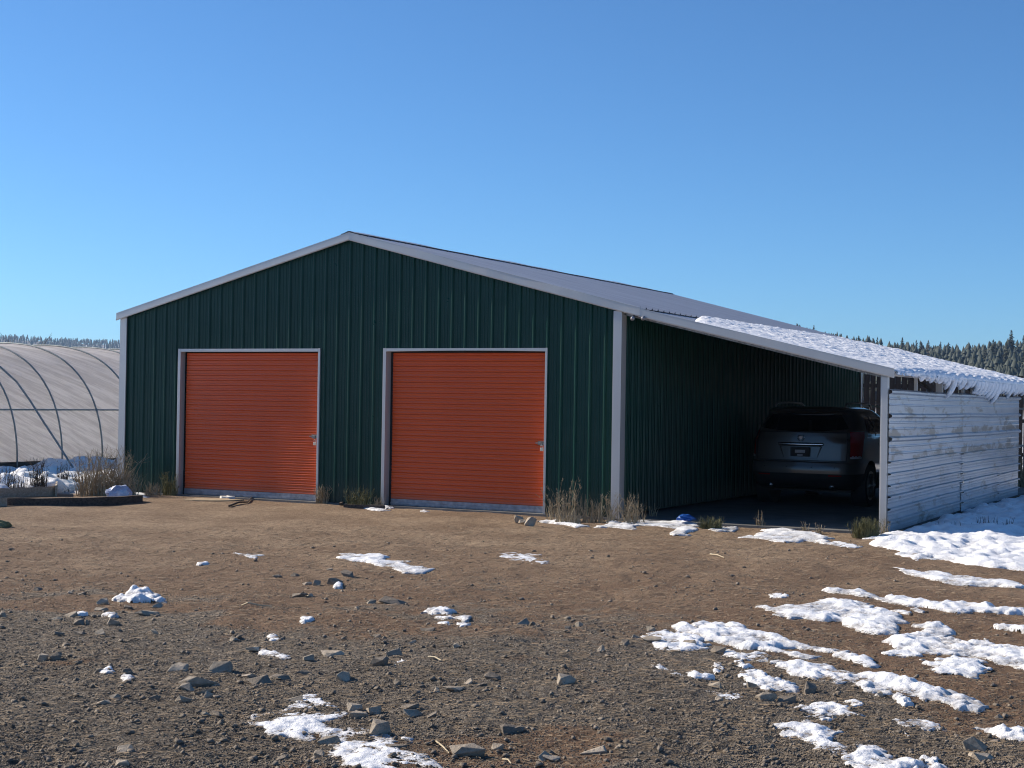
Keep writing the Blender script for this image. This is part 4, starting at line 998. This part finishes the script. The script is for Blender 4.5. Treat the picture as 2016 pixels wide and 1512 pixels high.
# side glass, handles, rails, mirror
for sg in (-1, 1):
    for (ya, yb_, nm) in ((.86, 1.38, 'quarter_window'), (1.44, 2.20, 'side_window'), (2.26, 2.98, 'side_window')):
        def sw(a, b, ya=ya, yb_=yb_, sg=sg):
            z = 1.20 + .33 * b; y = ya + (yb_ - ya) * a
            if ya < 1: y += .30 * b * (1 - a) * .9
            if yb_ > 2.9: y -= .35 * b * a
            return car_side(y, z, sg, .006)
        V, Fc = patch(sw, 8, 6, sg < 0); MB().add(V, Fc).build(nm, M['glass'], car, smooth=True)
    V, Fc = patch(lambda a, b: car_side(.84 + 2.2 * a, 1.182 + .012 * b, sg, .009), 16, 1, sg < 0); MB().add(V, Fc).build('window_trim', M['chrome'], car)
    for y in (1.62, 2.55):
        x, yy, z = car_side(y, 1.07, sg, .03); MB().tube([(x - sg * .028, y - .10, 1.07), (x, y - .07, 1.07), (x, y + .07, 1.07), (x - sg * .028, y + .10, 1.07)], .012, 8).build('door_handle', M['chrome'], car, smooth=True)
    rl = [(sg * .60, .62, 1.695), (sg * .60, .72, 1.75), (sg * .61, 1.5, 1.765), (sg * .61, 2.2, 1.745), (sg * .60, 2.38, 1.68)]
    MB().tube(rl, .018, 8).build('roof_rail', M['steel_dark'], car, smooth=True)
    MB().hexa([(sg * .93, 3.00, 1.18), (sg * 1.10, 3.02, 1.18), (sg * 1.10, 3.12, 1.18), (sg * .93, 3.14, 1.18)], [(sg * .93, 3.02, 1.32), (sg * 1.09, 3.03, 1.31), (sg * 1.09, 3.11, 1.31), (sg * .93, 3.13, 1.32)]).build('wing_mirror', M['paint'], car, .02)
    for y in (1.0, 3.80):
        wh = MB().tube([(sg * .70, y, .36), (sg * .72, y, .36), (sg * .93, y, .36), (sg * .945, y, .36)], .36, 32)
        w_ = wh.build('wheel', M['dark'], car, .0)
        rim = MB().tube([(sg * .945, y, .36), (sg * .950, y, .36)], .25, 24)
        for k in range(6):
            a = k * math.pi / 3; rim.tube([(sg * .955, y, .36), (sg * .955, y + .22 * math.cos(a), .36 + .22 * math.sin(a))], .028, 6)
        rim.build('rim', M['steel_dark'], w_)
MB().box((-.75, .5, .25), (.75, 4.5, .32)).build('underbody', M['plastic'], car)

# blue bag on the slab
def crumple(name, c, size, mat, seed, label, cat, zoff=0.0, rot=0.0, flat=False):
    bm = bmesh.new(); bmesh.ops.create_icosphere(bm, subdivisions=3, radius=1)
    pts = np.array([v.co[:] for v in bm.verts]); nz = fbm(pts[:, 0] * 1.0 + pts[:, 2] * .7, pts[:, 1] + pts[:, 2] * .5, .9, 4, seed, .62)
    for v, k in zip(bm.verts, nz):
        v.co *= 1 + .65 * k; v.co.x *= size[0]; v.co.y *= size[1]; v.co.z = max(v.co.z, -.35) * size[2]
    me = bpy.data.meshes.new(name); bm.to_mesh(me); bm.free(); o = link(name, me, mat); o.location = (c[0], c[1], c[2] + zoff); o.rotation_euler = (0, 0, rot); tag(o, label, cat); return o
M['blue'] = simple('blue_plastic', (.01, .07, .30), (.02, .12, .42), .4, 0, 8)
M['tarp'] = simple('blue_white_tarp', (.18, .24, .42), (.62, .66, .75), .5, 0, 7)
p = G(1355, 1024, .05); crumple('plastic_bag', (p.x, p.y, .05), (.14, .12, .06), M['blue'], 4, 'crumpled blue plastic bag lying on the carport slab', 'plastic bag', .02)

# ================================================================== greenhouse tunnel
def tunnel():
    base0 = G(32, 930)                                            # foot of the first whole hoop in view
    root = empty('greenhouse_tunnel', (base0.x, base0.y, 0), -TH)   # local x = across, local y = along
    tag(root, 'long hoop greenhouse covered in dusty translucent plastic left of the barn', 'greenhouse')
    HW, HH, SP = 3.05, 2.74, 1.25
    def arc(a, r=0.0):                                             # a: 0 near foot .. pi far foot
        c, s = math.cos(a), math.sin(a)
        return (-HW + (HW + r) * math.copysign(abs(c) ** .86, c), 0, (HH + r) * abs(s) ** .80)
    n0, n1 = -6, 15
    # cover: sagging between the hoops, wrinkled
    rows = 56; per = 10; Y = [(n0 + k / per) * SP for k in range((n1 - n0) * per + 1)]
    V = []; Fc = []; rr = random.Random(3)
    A = np.linspace(0.0, math.pi, rows + 1)
    for y in Y:
        fr = (y / SP) % 1.0; sag = .05 * math.sin(math.pi * fr)
        for a in A:
            x, _, z = arc(a, .03 - sag * (.35 + .65 * math.sin(a)))
            wr = .016 * math.sin((y * .41 + z * .91) * 24 + 2.5 * math.sin(y * 1.3)) * (.3 + .7 * math.sin(math.pi * fr)) * min(1, z)
            V.append((x + wr, y, z + wr))
    for i in range(len(Y) - 1):
        for j in range(rows):
            k = i * (rows + 1) + j; Fc.append((k, k + 1, k + rows + 2, k + rows + 1))
    MB().add(V, Fc).build('plastic_cover', M['poly'], root, smooth=True)
    for k in range(n0, n1 + 1):
        y = k * SP + rr.uniform(-.02, .02)
        MB().tube([(arc(a, .045)[0], y, arc(a, .045)[2]) for a in np.linspace(0, math.pi, 34)], .019, 6).build('hoop', M['hoop'], root, smooth=True)
    for z in (1.28,):
        a = next(a for a in np.linspace(0, 1.5, 300) if arc(a)[2] > z)
        MB().tube([(arc(a, .02)[0], n0 * SP, arc(a)[2]), (arc(a, .02)[0], n1 * SP, arc(a)[2])], .018, 6).build('side_rail', M['hoop'], root, smooth=True)
    MB().tube([(arc(math.pi / 2, -.02)[0], n0 * SP, HH - .02), (arc(math.pi / 2)[0], n1 * SP, HH - .02)], .025, 6).build('ridge_rail', M['hoop'], root)
    MB().box((-.03, n0 * SP, .0), (.03, n1 * SP, .22)).build('base_board', M['wood_dark'], root)
    for y in (n0 * SP, n1 * SP):
        P = [arc(a, .01) for a in np.linspace(0, math.pi, 30)]; MB().add([(p[0], y, p[2]) for p in P], [tuple(range(30))]).build('end_wall', M['poly'], root)
def poly_mat():
    m, t, b = new_mat('dusty_greenhouse_film'); co = texco(t)
    f = noise(t, mapping(t, co, (1, 1, 1)), .8, 6); streak = noise(t, mapping(t, mapping(t, co, (1, 1, 1), (.42, 0, 0)), (.3, .35, 5)), 2.2, 6, .7)
    c = mixc(t, f, (.72, .69, .68), (.86, .84, .83)); c = mixc(t, ramp(t, streak, [(.42, 0.), (.58, .8)]), c, (.40, .38, .39))
    t.links.new(c, b.inputs['Base Color']); b.inputs['Roughness'].default_value = .38
    tr = N(t, 'ShaderNodeBsdfTranslucent'); t.links.new(mixc(t, .5, c, (1.0, .95, .88)), tr.inputs[0])
    mx = N(t, 'ShaderNodeMixShader'); mx.inputs[0].default_value = .66; out = t.nodes['Material Output']
    t.links.new(b.outputs[0], mx.inputs[1]); t.links.new(tr.outputs[0], mx.inputs[2]); t.links.new(mx.outputs[0], out.inputs[0])
    bp = bump(t, b, streak, .8, .05); t.links.new(bp.outputs[0], tr.inputs['Normal']); return m
M['poly'] = poly_mat(); M['hoop'] = simple('dull_hoop_pipe', (.22, .25, .25), (.32, .35, .34), .5, .4, 10)
tunnel()
# curved pipe leaning on the tunnel
def at_depth(px, py, Y):
    r = ray(px, py); t = Y / r.y; return Vector((r.x * t, Y, CAM_H + r.z * t))
pts = [at_depth(x, y, d) for x, y, d in ((-60, 690, 31.3), (-25, 702, 31.5), (0, 722, 31.6), (33, 752, 31.5), (60, 790, 31.4), (85, 830, 31.1), (113, 872, 30.8), (138, 912, 30.5), (157, 941, 30.2))]
o = MB().tube(pts, .021, 8).build('bent_pipe', M['pipe'] if 'pipe' in M else M['hoop']); tag(o, 'bent grey green pipe leaning diagonally against the greenhouse', 'pipe')

# ================================================================== timber and junk by the left corner
def beam(name, px0, py0, px1, py1, hgt, dep, mat, label, cat, bend=0.0, z=0.0, taper=1.0, n=10):
    a, b = G(px0, py0), G(px1, py1); m = MB(); V = []; t = (b - a).normalized(); nrm = Vector((-t.y, t.x, 0))
    for i in range(n + 1):
        u = i / n; p = a + (b - a) * u + nrm * (-bend * math.sin(math.pi * u)); h = hgt * (1 + (taper - 1) * u) * (1 + .04 * math.sin(i * 2.1))
        V += [(p.x, p.y, z - .02), (p.x, p.y, z + h), (p.x + nrm.x * dep, p.y + nrm.y * dep, z + h * .96), (p.x + nrm.x * dep, p.y + nrm.y * dep, z - .02)]
    Fc = [(0, 1, 2, 3), (n * 4 + 3, n * 4 + 2, n * 4 + 1, n * 4)]
    for i in range(n):
        for k in range(4): Fc.append((i * 4 + k, (i + 1) * 4 + k, (i + 1) * 4 + (k + 1) % 4, i * 4 + (k + 1) % 4))
    me = MB().add(V, Fc).mesh(name); c = (a + b) / 2; c.z = 0
    me.transform(Matrix.Translation(-c)); o = link(name, me, mat); o.location = c; tag(o, label, cat); return o
beam('timber_beam', 10, 998, 281, 989, .125, .15, M['wood_dark'], 'long dark weathered timber lying on the ground before the left barn corner', 'timber', bend=.25, taper=.85)
beam('board', -8, 981, 112, 975, .15, .035, M['wood_pale'], 'pale board on edge behind the left end of the long dark timber', 'board')
beam('board', -30, 1001, 14, 999, .14, .03, M['wood_pale'], 'grey board end poking in at the left picture edge', 'board')
beam('board', 112, 976, 113, 968, .17, .03, M['wood_pale'], 'short cross board closing the pale board into a bed corner', 'board')
p = G(238, 986); crumple('crumpled_tarp', (p.x, p.y - .12, 0), (.16, .10, .13), M['tarp'], 12, 'crumpled blue and white tarp over the dark timber near the barn', 'tarp', .09)
p = G(0, 1036); crumple('weed_tuft', (p.x, p.y, 0), (.12, .1, .06), M['green_weed'], 22, 'small dark green clump at the left picture edge', 'weed')
beam('metal_rail', 676, 999, 757, 1001, .045, .05, M['wood_dark'], 'thin dark rail lying in snow between the two orange doors', 'rail')
beam('wood_scrap', 673, 994, 688, 978, .03, .04, M['wood_dark'], 'short dark scrap leaning at the left end of the thin rail', 'wood scrap')
# flattened cardboard and stick before the left door
def flat_scrap(px, py, w_, d_, rot, mat, label, cat, name, h=.012, seed=1):
    p = G(px, py); r = random.Random(seed); n = 12; V = [(0, 0, h)]
    for k in range(n):
        a = 2 * math.pi * k / n; kk = r.uniform(.7, 1.1); V.append((math.cos(a) * w_ * .5 * kk, math.sin(a) * d_ * .5 * kk, h * r.uniform(.3, 1.2)))
    V += [(v[0], v[1], -.02) for v in V[1:]]
    Fc = [(0, k + 1, (k + 1) % n + 1) for k in range(n)] + [(k + 1, k + 1 + n, (k + 1) % n + 1 + n, (k + 1) % n + 1) for k in range(n)]
    o = MB().add(V, Fc).build(name, mat); o.location = (p.x, p.y, float(ground_h(np.array([p.x]), np.array([p.y]))[0]) + .006); o.rotation_euler = (0, 0, rot); tag(o, label, cat); return o
M['card'] = simple('wet_cardboard', (.30, .22, .13), (.44, .34, .22), .85, 0, 5); M['paper'] = simple('white_paper', (.65, .62, .56), (.8, .78, .72), .8, 0, 5)
flat_scrap(415, 986, .95, .55, .1, M['card'], 'flattened tan cardboard before the left orange door', 'cardboard', 'cardboard', seed=2)
flat_scrap(447, 983, .30, .25, .1, M['paper'], 'torn white paper lying on the tan cardboard', 'paper', 'paper_scrap', .03, 4)
def stick(pts, r, mat, label, name='stick', cat='stick', r2=None):
    P = [G(x, y) for x, y in pts]; P = [Vector((q.x, q.y, float(ground_h(np.array([q.x]), np.array([q.y]))[0]) + r + .004 + .01 * (i % 2))) for i, q in enumerate(P)]
    o = MB().tube(P, r, 6, r2).build(name, mat); tag(o, label, cat); return o
stick([(451, 998), (470, 993), (487, 991), (494, 984), (500, 978)], .016, M['wood_dark'], 'crooked dark stick at the foot of the left orange door', r2=.009)
stick([(476, 1189), (488, 1191), (512, 1191), (536, 1190)], .007, M['straw'], 'pale thin stick lying on gravel on the left side of the yard', r2=.005)
stick([(843, 1313), (856, 1316), (868, 1320)], .006, M['straw'], 'short pale straw on dark gravel right of the small lumpy snow', r2=.004)
stick([(858, 1464), (872, 1474), (884, 1487)], .005, M['straw'], 'curved pale twig left of the large flat oval rock', r2=.003)
stick([(990, 1498), (1000, 1506), (1006, 1511)], .004, M['straw'], 'tiny pale twig at the bottom edge right of the oval rock', r2=.003)
stick([(1398, 1098), (1412, 1101), (1426, 1104)], .008, M['straw'], 'faint pale twig on brown dirt before the carport', r2=.005)
# broken blocks by the right door
M['block'] = rock_mat('broken_pale_block', (.34, .27, .19), (.50, .42, .32))
for k, (x, y, w_, h_, lab, mt) in enumerate(((1022, 1026, 26, 14, 'pale broken block at the foot of the right orange door, left of the pair', 'block'), (1046, 1033, 30, 16, 'grey tan broken block at the foot of the right orange door, right of the pair', 'rock_tan'), (1035, 1029, 34, 8, 'low pale splinter under the two broken blocks', 'block'))):
    g = G(x, y + 2); ppm = F_PX / g.y; me = hull_rock(900 + k, w_ / ppm, w_ / ppm * .6, h_ / ppm * 1.5, 14); o = link('broken_block', me, M[mt]); o.location = (g.x, g.y + .05, h_ / ppm * .35); o.rotation_euler = (0, .1, .2 * k); tag(o, lab, 'broken block')

# ================================================================== weeds
def weed(name, px, py, hgt, spread, n, mat, label, heads=0, seed=1, stiff=.5, cat='dry weed', branchy=0):
    r = random.Random(seed); m = MB(); base = G(px, py)
    gz = float(ground_h(np.array([base.x]), np.array([base.y]))[0])
    def blade(p0, dirv, L, wd, curl):
        k = 4; pts = []; p = Vector(p0); d = Vector(dirv).normalized()
        for i in range(k + 1):
            pts.append(p.copy()); p = p + d * (L / k); d = (d + Vector((curl[0], curl[1], -abs(curl[2]))) * (1.0 / k)).normalized()
        side = Vector((d.y, -d.x, 0)); 
        if side.length < .01: side = Vector((1, 0, 0))
        side = side.normalized() if r.random() < .5 else Vector((1, 0, 0))
        V = []
        for i, q in enumerate(pts):
            ww = wd * (1 - .8 * i / k); V += [q - side * ww, q + side * ww]
        m.add(V, [(2 * i, 2 * i + 1, 2 * i + 3, 2 * i + 2) for i in range(k)]); return pts
    for i in range(n):
        a = r.uniform(0, 2 * math.pi); rad = spread * .35 * math.sqrt(r.random()); p0 = (rad * math.cos(a), rad * math.sin(a) * .6, -.02)
        lean = r.gauss(0, .5) * (1 - stiff); la = r.uniform(0, 2 * math.pi)
        d = (math.cos(la) * abs(lean), math.sin(la) * abs(lean) * .7, 1); L = hgt * r.uniform(.35, 1.0) * (1 if r.random() < .8 else .6)
        pts = blade(p0, d, L, .0016 + .00018 * base.y, (r.gauss(0, .5) * (1.2 - stiff), r.gauss(0, .3) * (1.2 - stiff), r.uniform(0, 1.2) * (1 - stiff)))
        if heads and r.random() < heads:
            for _ in range(9):
                q = pts[-1] + (pts[-2] - pts[-1]) * r.uniform(0, .8); blade(q, (r.gauss(0, .6), r.gauss(0, .6), .6), hgt * .07, .003, (0, 0, .5))
        for _ in range(branchy):
            j = r.randint(1, 3); q = pts[j]; blade(q, (r.gauss(0, .8), r.gauss(0, .6), r.uniform(.2, .9)), L * r.uniform(.15, .35), .0014 + .00014 * base.y, (0, 0, .3))
    o = m.build(name, mat); o.location = (base.x, base.y, max(gz, 0)); tag(o, label, cat); return o
W_LIST = [
 (205, 975, .85, 1.25, 430, 'dry_weed', 'large tangled tan bush against the left barn corner', .15, .30, 2, 'bush'),
 (255, 978, .45, .45, 60, 'dry_weed', 'small tan weed in front of the left white corner trim', .2, .45, 1, 'dry weed'),
 (335, 974, .42, .34, 80, 'green_weed', 'olive weed left of the left orange door', .3, .5, 2, 'weed'),
 (300, 976, .26, .40, 90, 'dry_weed', 'low tan weeds on the barn foot between the corner and the olive weed', .1, .4, 1, 'dry weed'),
 (634, 990, .34, .28, 90, 'dry_weed', 'small dry tuft just right of the left orange door', .1, .4, 2, 'dry weed'),
 (664, 990, .38, .2, 7, 'straw', 'sparse crossed pale stalks between the doors', .0, .5, 0, 'dry weed'),
 (706, 996, .36, .5, 130, 'green_weed', 'bushy olive tuft between the two orange doors', .1, .3, 2, 'weed'),
 (745, 998, .20, .24, 40, 'dry_weed', 'low dry tuft left of the right door jamb', .1, .4, 1, 'dry weed'),
 (1092, 1022, .48, .40, 46, 'dry_weed', 'feathery tan weed at the right door, first right of the jamb', .5, .42, 1, 'dry weed'),
 (1118, 1024, .62, .46, 38, 'dry_weed', 'tallest feathery tan weed between the right door and the corner post', .6, .45, 1, 'dry weed'),
 (1118, 1028, .24, .5, 140, 'dry_weed', 'low matted dry grass under the tallest feathery weed', .0, .1, 1, 'dry weed'),
 (1160, 1026, .40, .42, 55, 'dry_weed', 'spiky tan weed in the middle between right door and corner post', .2, .5, 1, 'dry weed'),
 (1196, 1028, .48, .40, 46, 'dry_weed', 'feathery tan weed just left of the white corner post', .5, .42, 1, 'dry weed'),
 (1238, 1030, .46, .38, 46, 'dry_weed', 'pale feathery weed leaning on the white corner post', .5, .4, 1, 'dry weed'),
 (1252, 1028, .36, .38, 60, 'dry_weed', 'low pale weed right of the white corner post', .4, .5, 1, 'dry weed'),
 (1286, 1018, .22, .14, 25, 'dry_weed', 'small pale weed alone on the slab edge', .4, .6, 0, 'dry weed'),
 (1400, 1040, .20, .42, 230, 'green_weed', 'low olive tuft at the carport slab edge in front of the wall', .1, .2, 2, 'weed'),
 (1498, 1036, .26, .18, 26, 'dry_weed', 'thin dry stem weed before the car', .2, .5, 3, 'dry weed'),
 (1584, 1046, .17, .14, 18, 'dry_weed', 'tiny dry stem under the car rear, left of two', .2, .5, 2, 'dry weed'),
 (1613, 1048, .17, .12, 18, 'dry_weed', 'tiny dry stem under the car rear, right of two', .2, .5, 2, 'dry weed'),
 (1703, 1056, .28, .46, 360, 'green_weed', 'bushy olive brown weed at the foot of the white carport post', .2, .35, 3, 'weed'),
 (1742, 1050, .24, .15, 22, 'dry_weed', 'few dry stems hugging the white carport post', .2, .6, 1, 'dry weed'),
 (12, 975, .55, .45, 60, 'dark_weed', 'dark dead stalks at the far left before the greenhouse', .1, .65, 3, 'dead weed'),
 (40, 972, .40, .40, 50, 'dark_weed', 'dark low dead stalks second from the left before the greenhouse', .1, .65, 3, 'dead weed'),
 (75, 970, .62, .42, 90, 'dark_weed', 'tall dark dead stalks in snow before the greenhouse', .2, .7, 3, 'dead weed'),
 (122, 962, .50, .25, 70, 'dark_weed', 'narrow dark dead stalks at a hoop foot of the greenhouse', .2, .7, 3, 'dead weed'),
 (150, 958, .36, .40, 40, 'dark_weed', 'thin dark dead stalks between the narrow clump and the tan bush', .2, .6, 2, 'dead weed'),
 (1880, 1046, .16, .9, 60, 'dark_weed', 'short dark stubble poking through the shaded snow by the carport wall', .0, .7, 0, 'dead weed'),
 (1960, 1040, .18, .8, 60, 'dark_weed', 'short dark stubble farther right in the shaded snow', .0, .7, 0, 'dead weed'),
 (2012, 960, .75, .6, 260, 'dry_weed', 'tall reddish dry weeds beyond the end of the corrugated wall', .3, .4, 2, 'dry weed'),
]
for k, (x, y, h, sp_, n, mt, lab, hd, st, br, ct) in enumerate(W_LIST):
    weed('bush' if ct == 'bush' else 'weed', x, y, h, sp_, n, M[mt], lab, hd, 40 + k, st, ct, br)

# ================================================================== plank fence behind the carport
def fence():
    a = Vector((8.0, 37.0, 0)); b = Vector((17.5, 34.6, 0)); L = (b - a).length; t = (b - a) / L
    rz = math.atan2(t.y, t.x); root = empty('plank_fence', a, rz); tag(root, 'tall dark brown plank fence standing behind the carport', 'fence')
    r = random.Random(9); x = 0.0; base = None
    protos = [MB().box((.0, -.012, .05), (.138, .012, 2.42)).mesh('plank') for _ in range(1)]
    protos[0].materials.append(M['wood_fence'])
    while x < L:
        o = bpy.data.objects.new('plank', protos[0]); col.objects.link(o); o.parent = root; o.location = (x, r.uniform(-.006, .006), r.uniform(-.03, .03)); o.scale = (r.uniform(.92, 1.03), 1, 1); x += .148
    for z in (.5, 1.3, 2.1): MB().box((0, .013, z), (L, .05, z + .09)).build('fence_rail', M['wood_fence'], root)
    for k in range(int(L / 2.4) + 1): MB().box((k * 2.4, .05, 0), (k * 2.4 + .1, .15, 2.3)).build('fence_post', M['wood_fence'], root)
fence()
# white tube gate beyond the end of the screen wall
gt = empty('tube_gate', to_world(B_ + W_ + .05, DE + .6), -TH); tag(gt, 'white tubular gate beyond the far end of the corrugated wall', 'gate')
for z in (.55, .95, 1.35, 1.72): MB().tube([(0, 0, z), (3.4, 0, z + .01)], .026, 8).build('gate_tube', M['lamp_white'], gt)
for x in (0, 1.7, 3.4): MB().tube([(x, 0, .5), (x, 0, 1.74)], .026, 8).build('gate_upright', M['lamp_white'], gt)

# ================================================================== trees
def pine_mesh(seed, h=14, tris=520, spread=.17, bare=.12, ragged=.35, dead=0.0):
    r = random.Random(seed); V = []; Fc = []
    nwh = int(tris / 13)
    for i in range(nwh):
        u = i / nwh; z = h * (bare + (1 - bare) * u); rad = h * spread * (1 - u) ** .75 * r.uniform(.65, 1.15) + .12
        for k in range(6):
            a = r.uniform(0, 6.283); rr_ = rad * r.uniform(1 - ragged, 1.1)
            c, s = math.cos(a), math.sin(a); droop = rr_ * r.uniform(.05, .35)
            w_ = rr_ * r.uniform(.22, .42) + .1; n = len(V)
            zz_ = z + r.uniform(-.2, .2)
            V += [(c * rr_ * .1, s * rr_ * .1, zz_ + r.uniform(.1, .5)), (c * rr_ * .7 - s * w_, s * rr_ * .7 + c * w_, zz_ - droop * .6), (c * rr_, s * rr_, zz_ - droop + r.uniform(0, .25)), (c * rr_ * .7 + s * w_, s * rr_ * .7 - c * w_, zz_ - droop * .8)]
            Fc += [(n, n + 1, n + 2), (n, n + 2, n + 3)]
    cr = bpy.data.meshes.new('crown'); cr.from_pydata(V, [], Fc); cr.update()
    tr = MB().tube([(0, 0, -1), (0, 0, h * .5), (r.uniform(-.1, .1), 0, h * .97)], h * .014, 5, .03).mesh('trunk')
    return cr, tr
M['needle'] = simple('pine_needles', (.022, .032, .018), (.060, .062, .032), .8, 0, .35)
M['needle_b'] = simple('brown_green_needles', (.060, .055, .036), (.10, .085, .055), .8, 0, .35)
M['bark'] = simple('pine_bark', (.07, .05, .04), (.12, .09, .07), .9, 0, 2)
M['far_needle'] = simple('far_pine_needles', (.030, .042, .034), (.055, .068, .052), .8, 0, .1)
variants = []
for k in range(8):
    cr, tr = pine_mesh(60 + k, 14, [520, 480, 560, 430][k % 4], [.26, .33, .20, .38][k % 4], [.10, .2, .08, .3][k % 4], [.35, .5, .3, .55][k % 4])
    cr.materials.append(M['needle'] if k % 3 else M['needle_b']); tr.materials.append(M['bark']); variants.append((cr, tr))
def plant(x, y, h, v, label, group, rz):
    z = float(ground_h(np.array([x]), np.array([y]))[0]); e = empty('pine_tree', (x, y, z - .2), rz); k = h / 14; e.scale = (k, k, k)
    for me, nm in zip(variants[v], ('crown', 'trunk')):
        o = bpy.data.objects.new(nm, me); col.objects.link(o); o.parent = e
    tag(e, label, 'pine tree', group); return e
GRP = 'pines on the wooded hillside behind the carport'; LAB = 'dark pine on the wooded hillside above the carport roof, one of many alike'
def az_x(px, r): return (px - 1008) / F_PX * r
special = [(1803, 760, 13, 2, 'pine with a pale spreading top standing out above the middle of the snowy roof'),
           (1914, 800, 13, 0, 'slim pine rising above its neighbours near the right picture edge'),
           (1990, 640, 14.5, 4, 'biggest broad pine on the ridge at the right picture edge'),
           (1958, 790, 13.5, 6, 'narrow spire topped pine just left of the biggest pine'),
           (1766, 830, 11.5, 4, 'leftmost full pine crown clear of the snowy carport roof')]
for px, r_, h, v, lab in special: plant(az_x(px, r_), r_, h, v, lab, None, random.uniform(0, 6))
rr = random.Random(31)
cnt = 0
while cnt < 150:
    px = rr.uniform(1480, 2130) if cnt < 138 else rr.uniform(2130, 2400); r_ = rr.uniform(430, 900) if rr.random() < .75 else rr.uniform(720, 860)
    plant(az_x(px, r_), r_, rr.uniform(6.5, 13), rr.randrange(8), LAB, GRP, rr.uniform(0, 6)); cnt += 1
def forest(name, n, r0, r1, a0, a1, hmin, hmax, label, seed, dens=None, k=5):
    g = np.random.default_rng(seed); r = g.uniform(r0, r1, n); a = np.radians(g.uniform(a0, a1, n)); X = np.sin(a) * r; Y = np.cos(a) * r
    ok = fbm(X, Y, 260, 3, seed) > dens if dens is not None else np.ones(n, bool); X, Y = X[ok], Y[ok]; n = len(X)
    H = g.uniform(hmin, hmax, n); Z = ground_h(X, Y); V = []; lay = 4
    # each tree: four stacked ragged skirts of k faces
    Vs = []; Fs = []; base = 0
    for j in range(lay):
        z0 = H * (.10 + .21 * j); z1 = H * (.42 + .195 * j); rad = H * (.27 - .05 * j)
        tip = np.stack([X, Y, Z + z1], 1)
        ring = []
        for q in range(k):
            aa = 2 * math.pi * q / k + j + g.uniform(-.3, .3, n); rr_ = rad * g.uniform(.6, 1.2, n); ring.append(np.stack([X + np.cos(aa) * rr_, Y + np.sin(aa) * rr_, Z + z0 + g.uniform(-.04, .04, n) * H], 1))
        blk = np.stack([tip] + ring, 1).reshape(-1, 3); Vs.append(blk); idx = np.arange(n) * (k + 1) + base
        for q in range(k): Fs.append(np.stack([idx, idx + 1 + q, idx + 1 + (q + 1) % k], 1))
        base += n * (k + 1)
    me = mesh_np(name, np.concatenate(Vs), np.concatenate(Fs)); o = link(name, me, M['far_needle']); tag(o, label, 'forest', kind='stuff'); return o
forest('pine_forest', 2800, 430, 1000, 6.5, 26, 5, 11, 'dense pine wood covering the hill behind the carport', 3)
forest('distant_forest', 13000, 1750, 2900, -26, 8, 5, 9, 'hazy blue pine forest on the distant ridge left of the barn', 4, -.16)

def bare_tree(name, p, h, mat, label, seed, cat='bare tree', depth=4, spread=.5):
    r = random.Random(seed); tm = MB(); bmesh_ = MB()
    def grow(q, d, L, rad, lev, m):
        pts = [q]; dd = d.copy()
        for i in range(4): dd = (dd + Vector((r.gauss(0, .12), r.gauss(0, .12), r.gauss(.03, .06)))).normalized(); pts.append(pts[-1] + dd * L / 4)
        m.tube(pts, rad, 5, rad * .6)
        if lev < depth:
            for k in range(3 if lev else 6):
                j = r.randint(1, 4); nd = (dd + Vector((r.gauss(0, spread), r.gauss(0, spread), r.uniform(-.1, .4)))).normalized(); grow(pts[j], nd, L * r.uniform(.5, .75), rad * .5, lev + 1, bmesh_)
    grow(Vector((0, 0, 0)), Vector((0, 0, 1)), h * .5, h * .018, 0, tm)
    root = empty(name, p); tag(root, label, cat); tm.build('trunk', mat, root); bmesh_.build('branches', mat, root); return root
bare_tree('bare_tree', at_depth(92, 700, 62) * 1.0 - Vector((0, 0, 2.6)), 3.4, M['dark_weed'], 'tiny bare tree poking above the greenhouse roof', 5, depth=3)

# ================================================================== air
def haze():
    m = bpy.data.materials.new('haze_air'); m.use_nodes = True; t = m.node_tree; t.nodes.clear()
    v = N(t, 'ShaderNodeVolumePrincipled'); v.inputs['Color'].default_value = (.42, .66, 1, 1); v.inputs['Density'].default_value = HAZE; v.inputs['Anisotropy'].default_value = .2
    out = N(t, 'ShaderNodeOutputMaterial'); t.links.new(v.outputs[0], out.inputs['Volume'])
    zmin = -12; zmax = 125
    o = MB().box((-4200, -4200, zmin), (4200, 4200, zmax)).build('haze', m); tag(o, kind='stuff')
HAZE = 0.00012
haze()
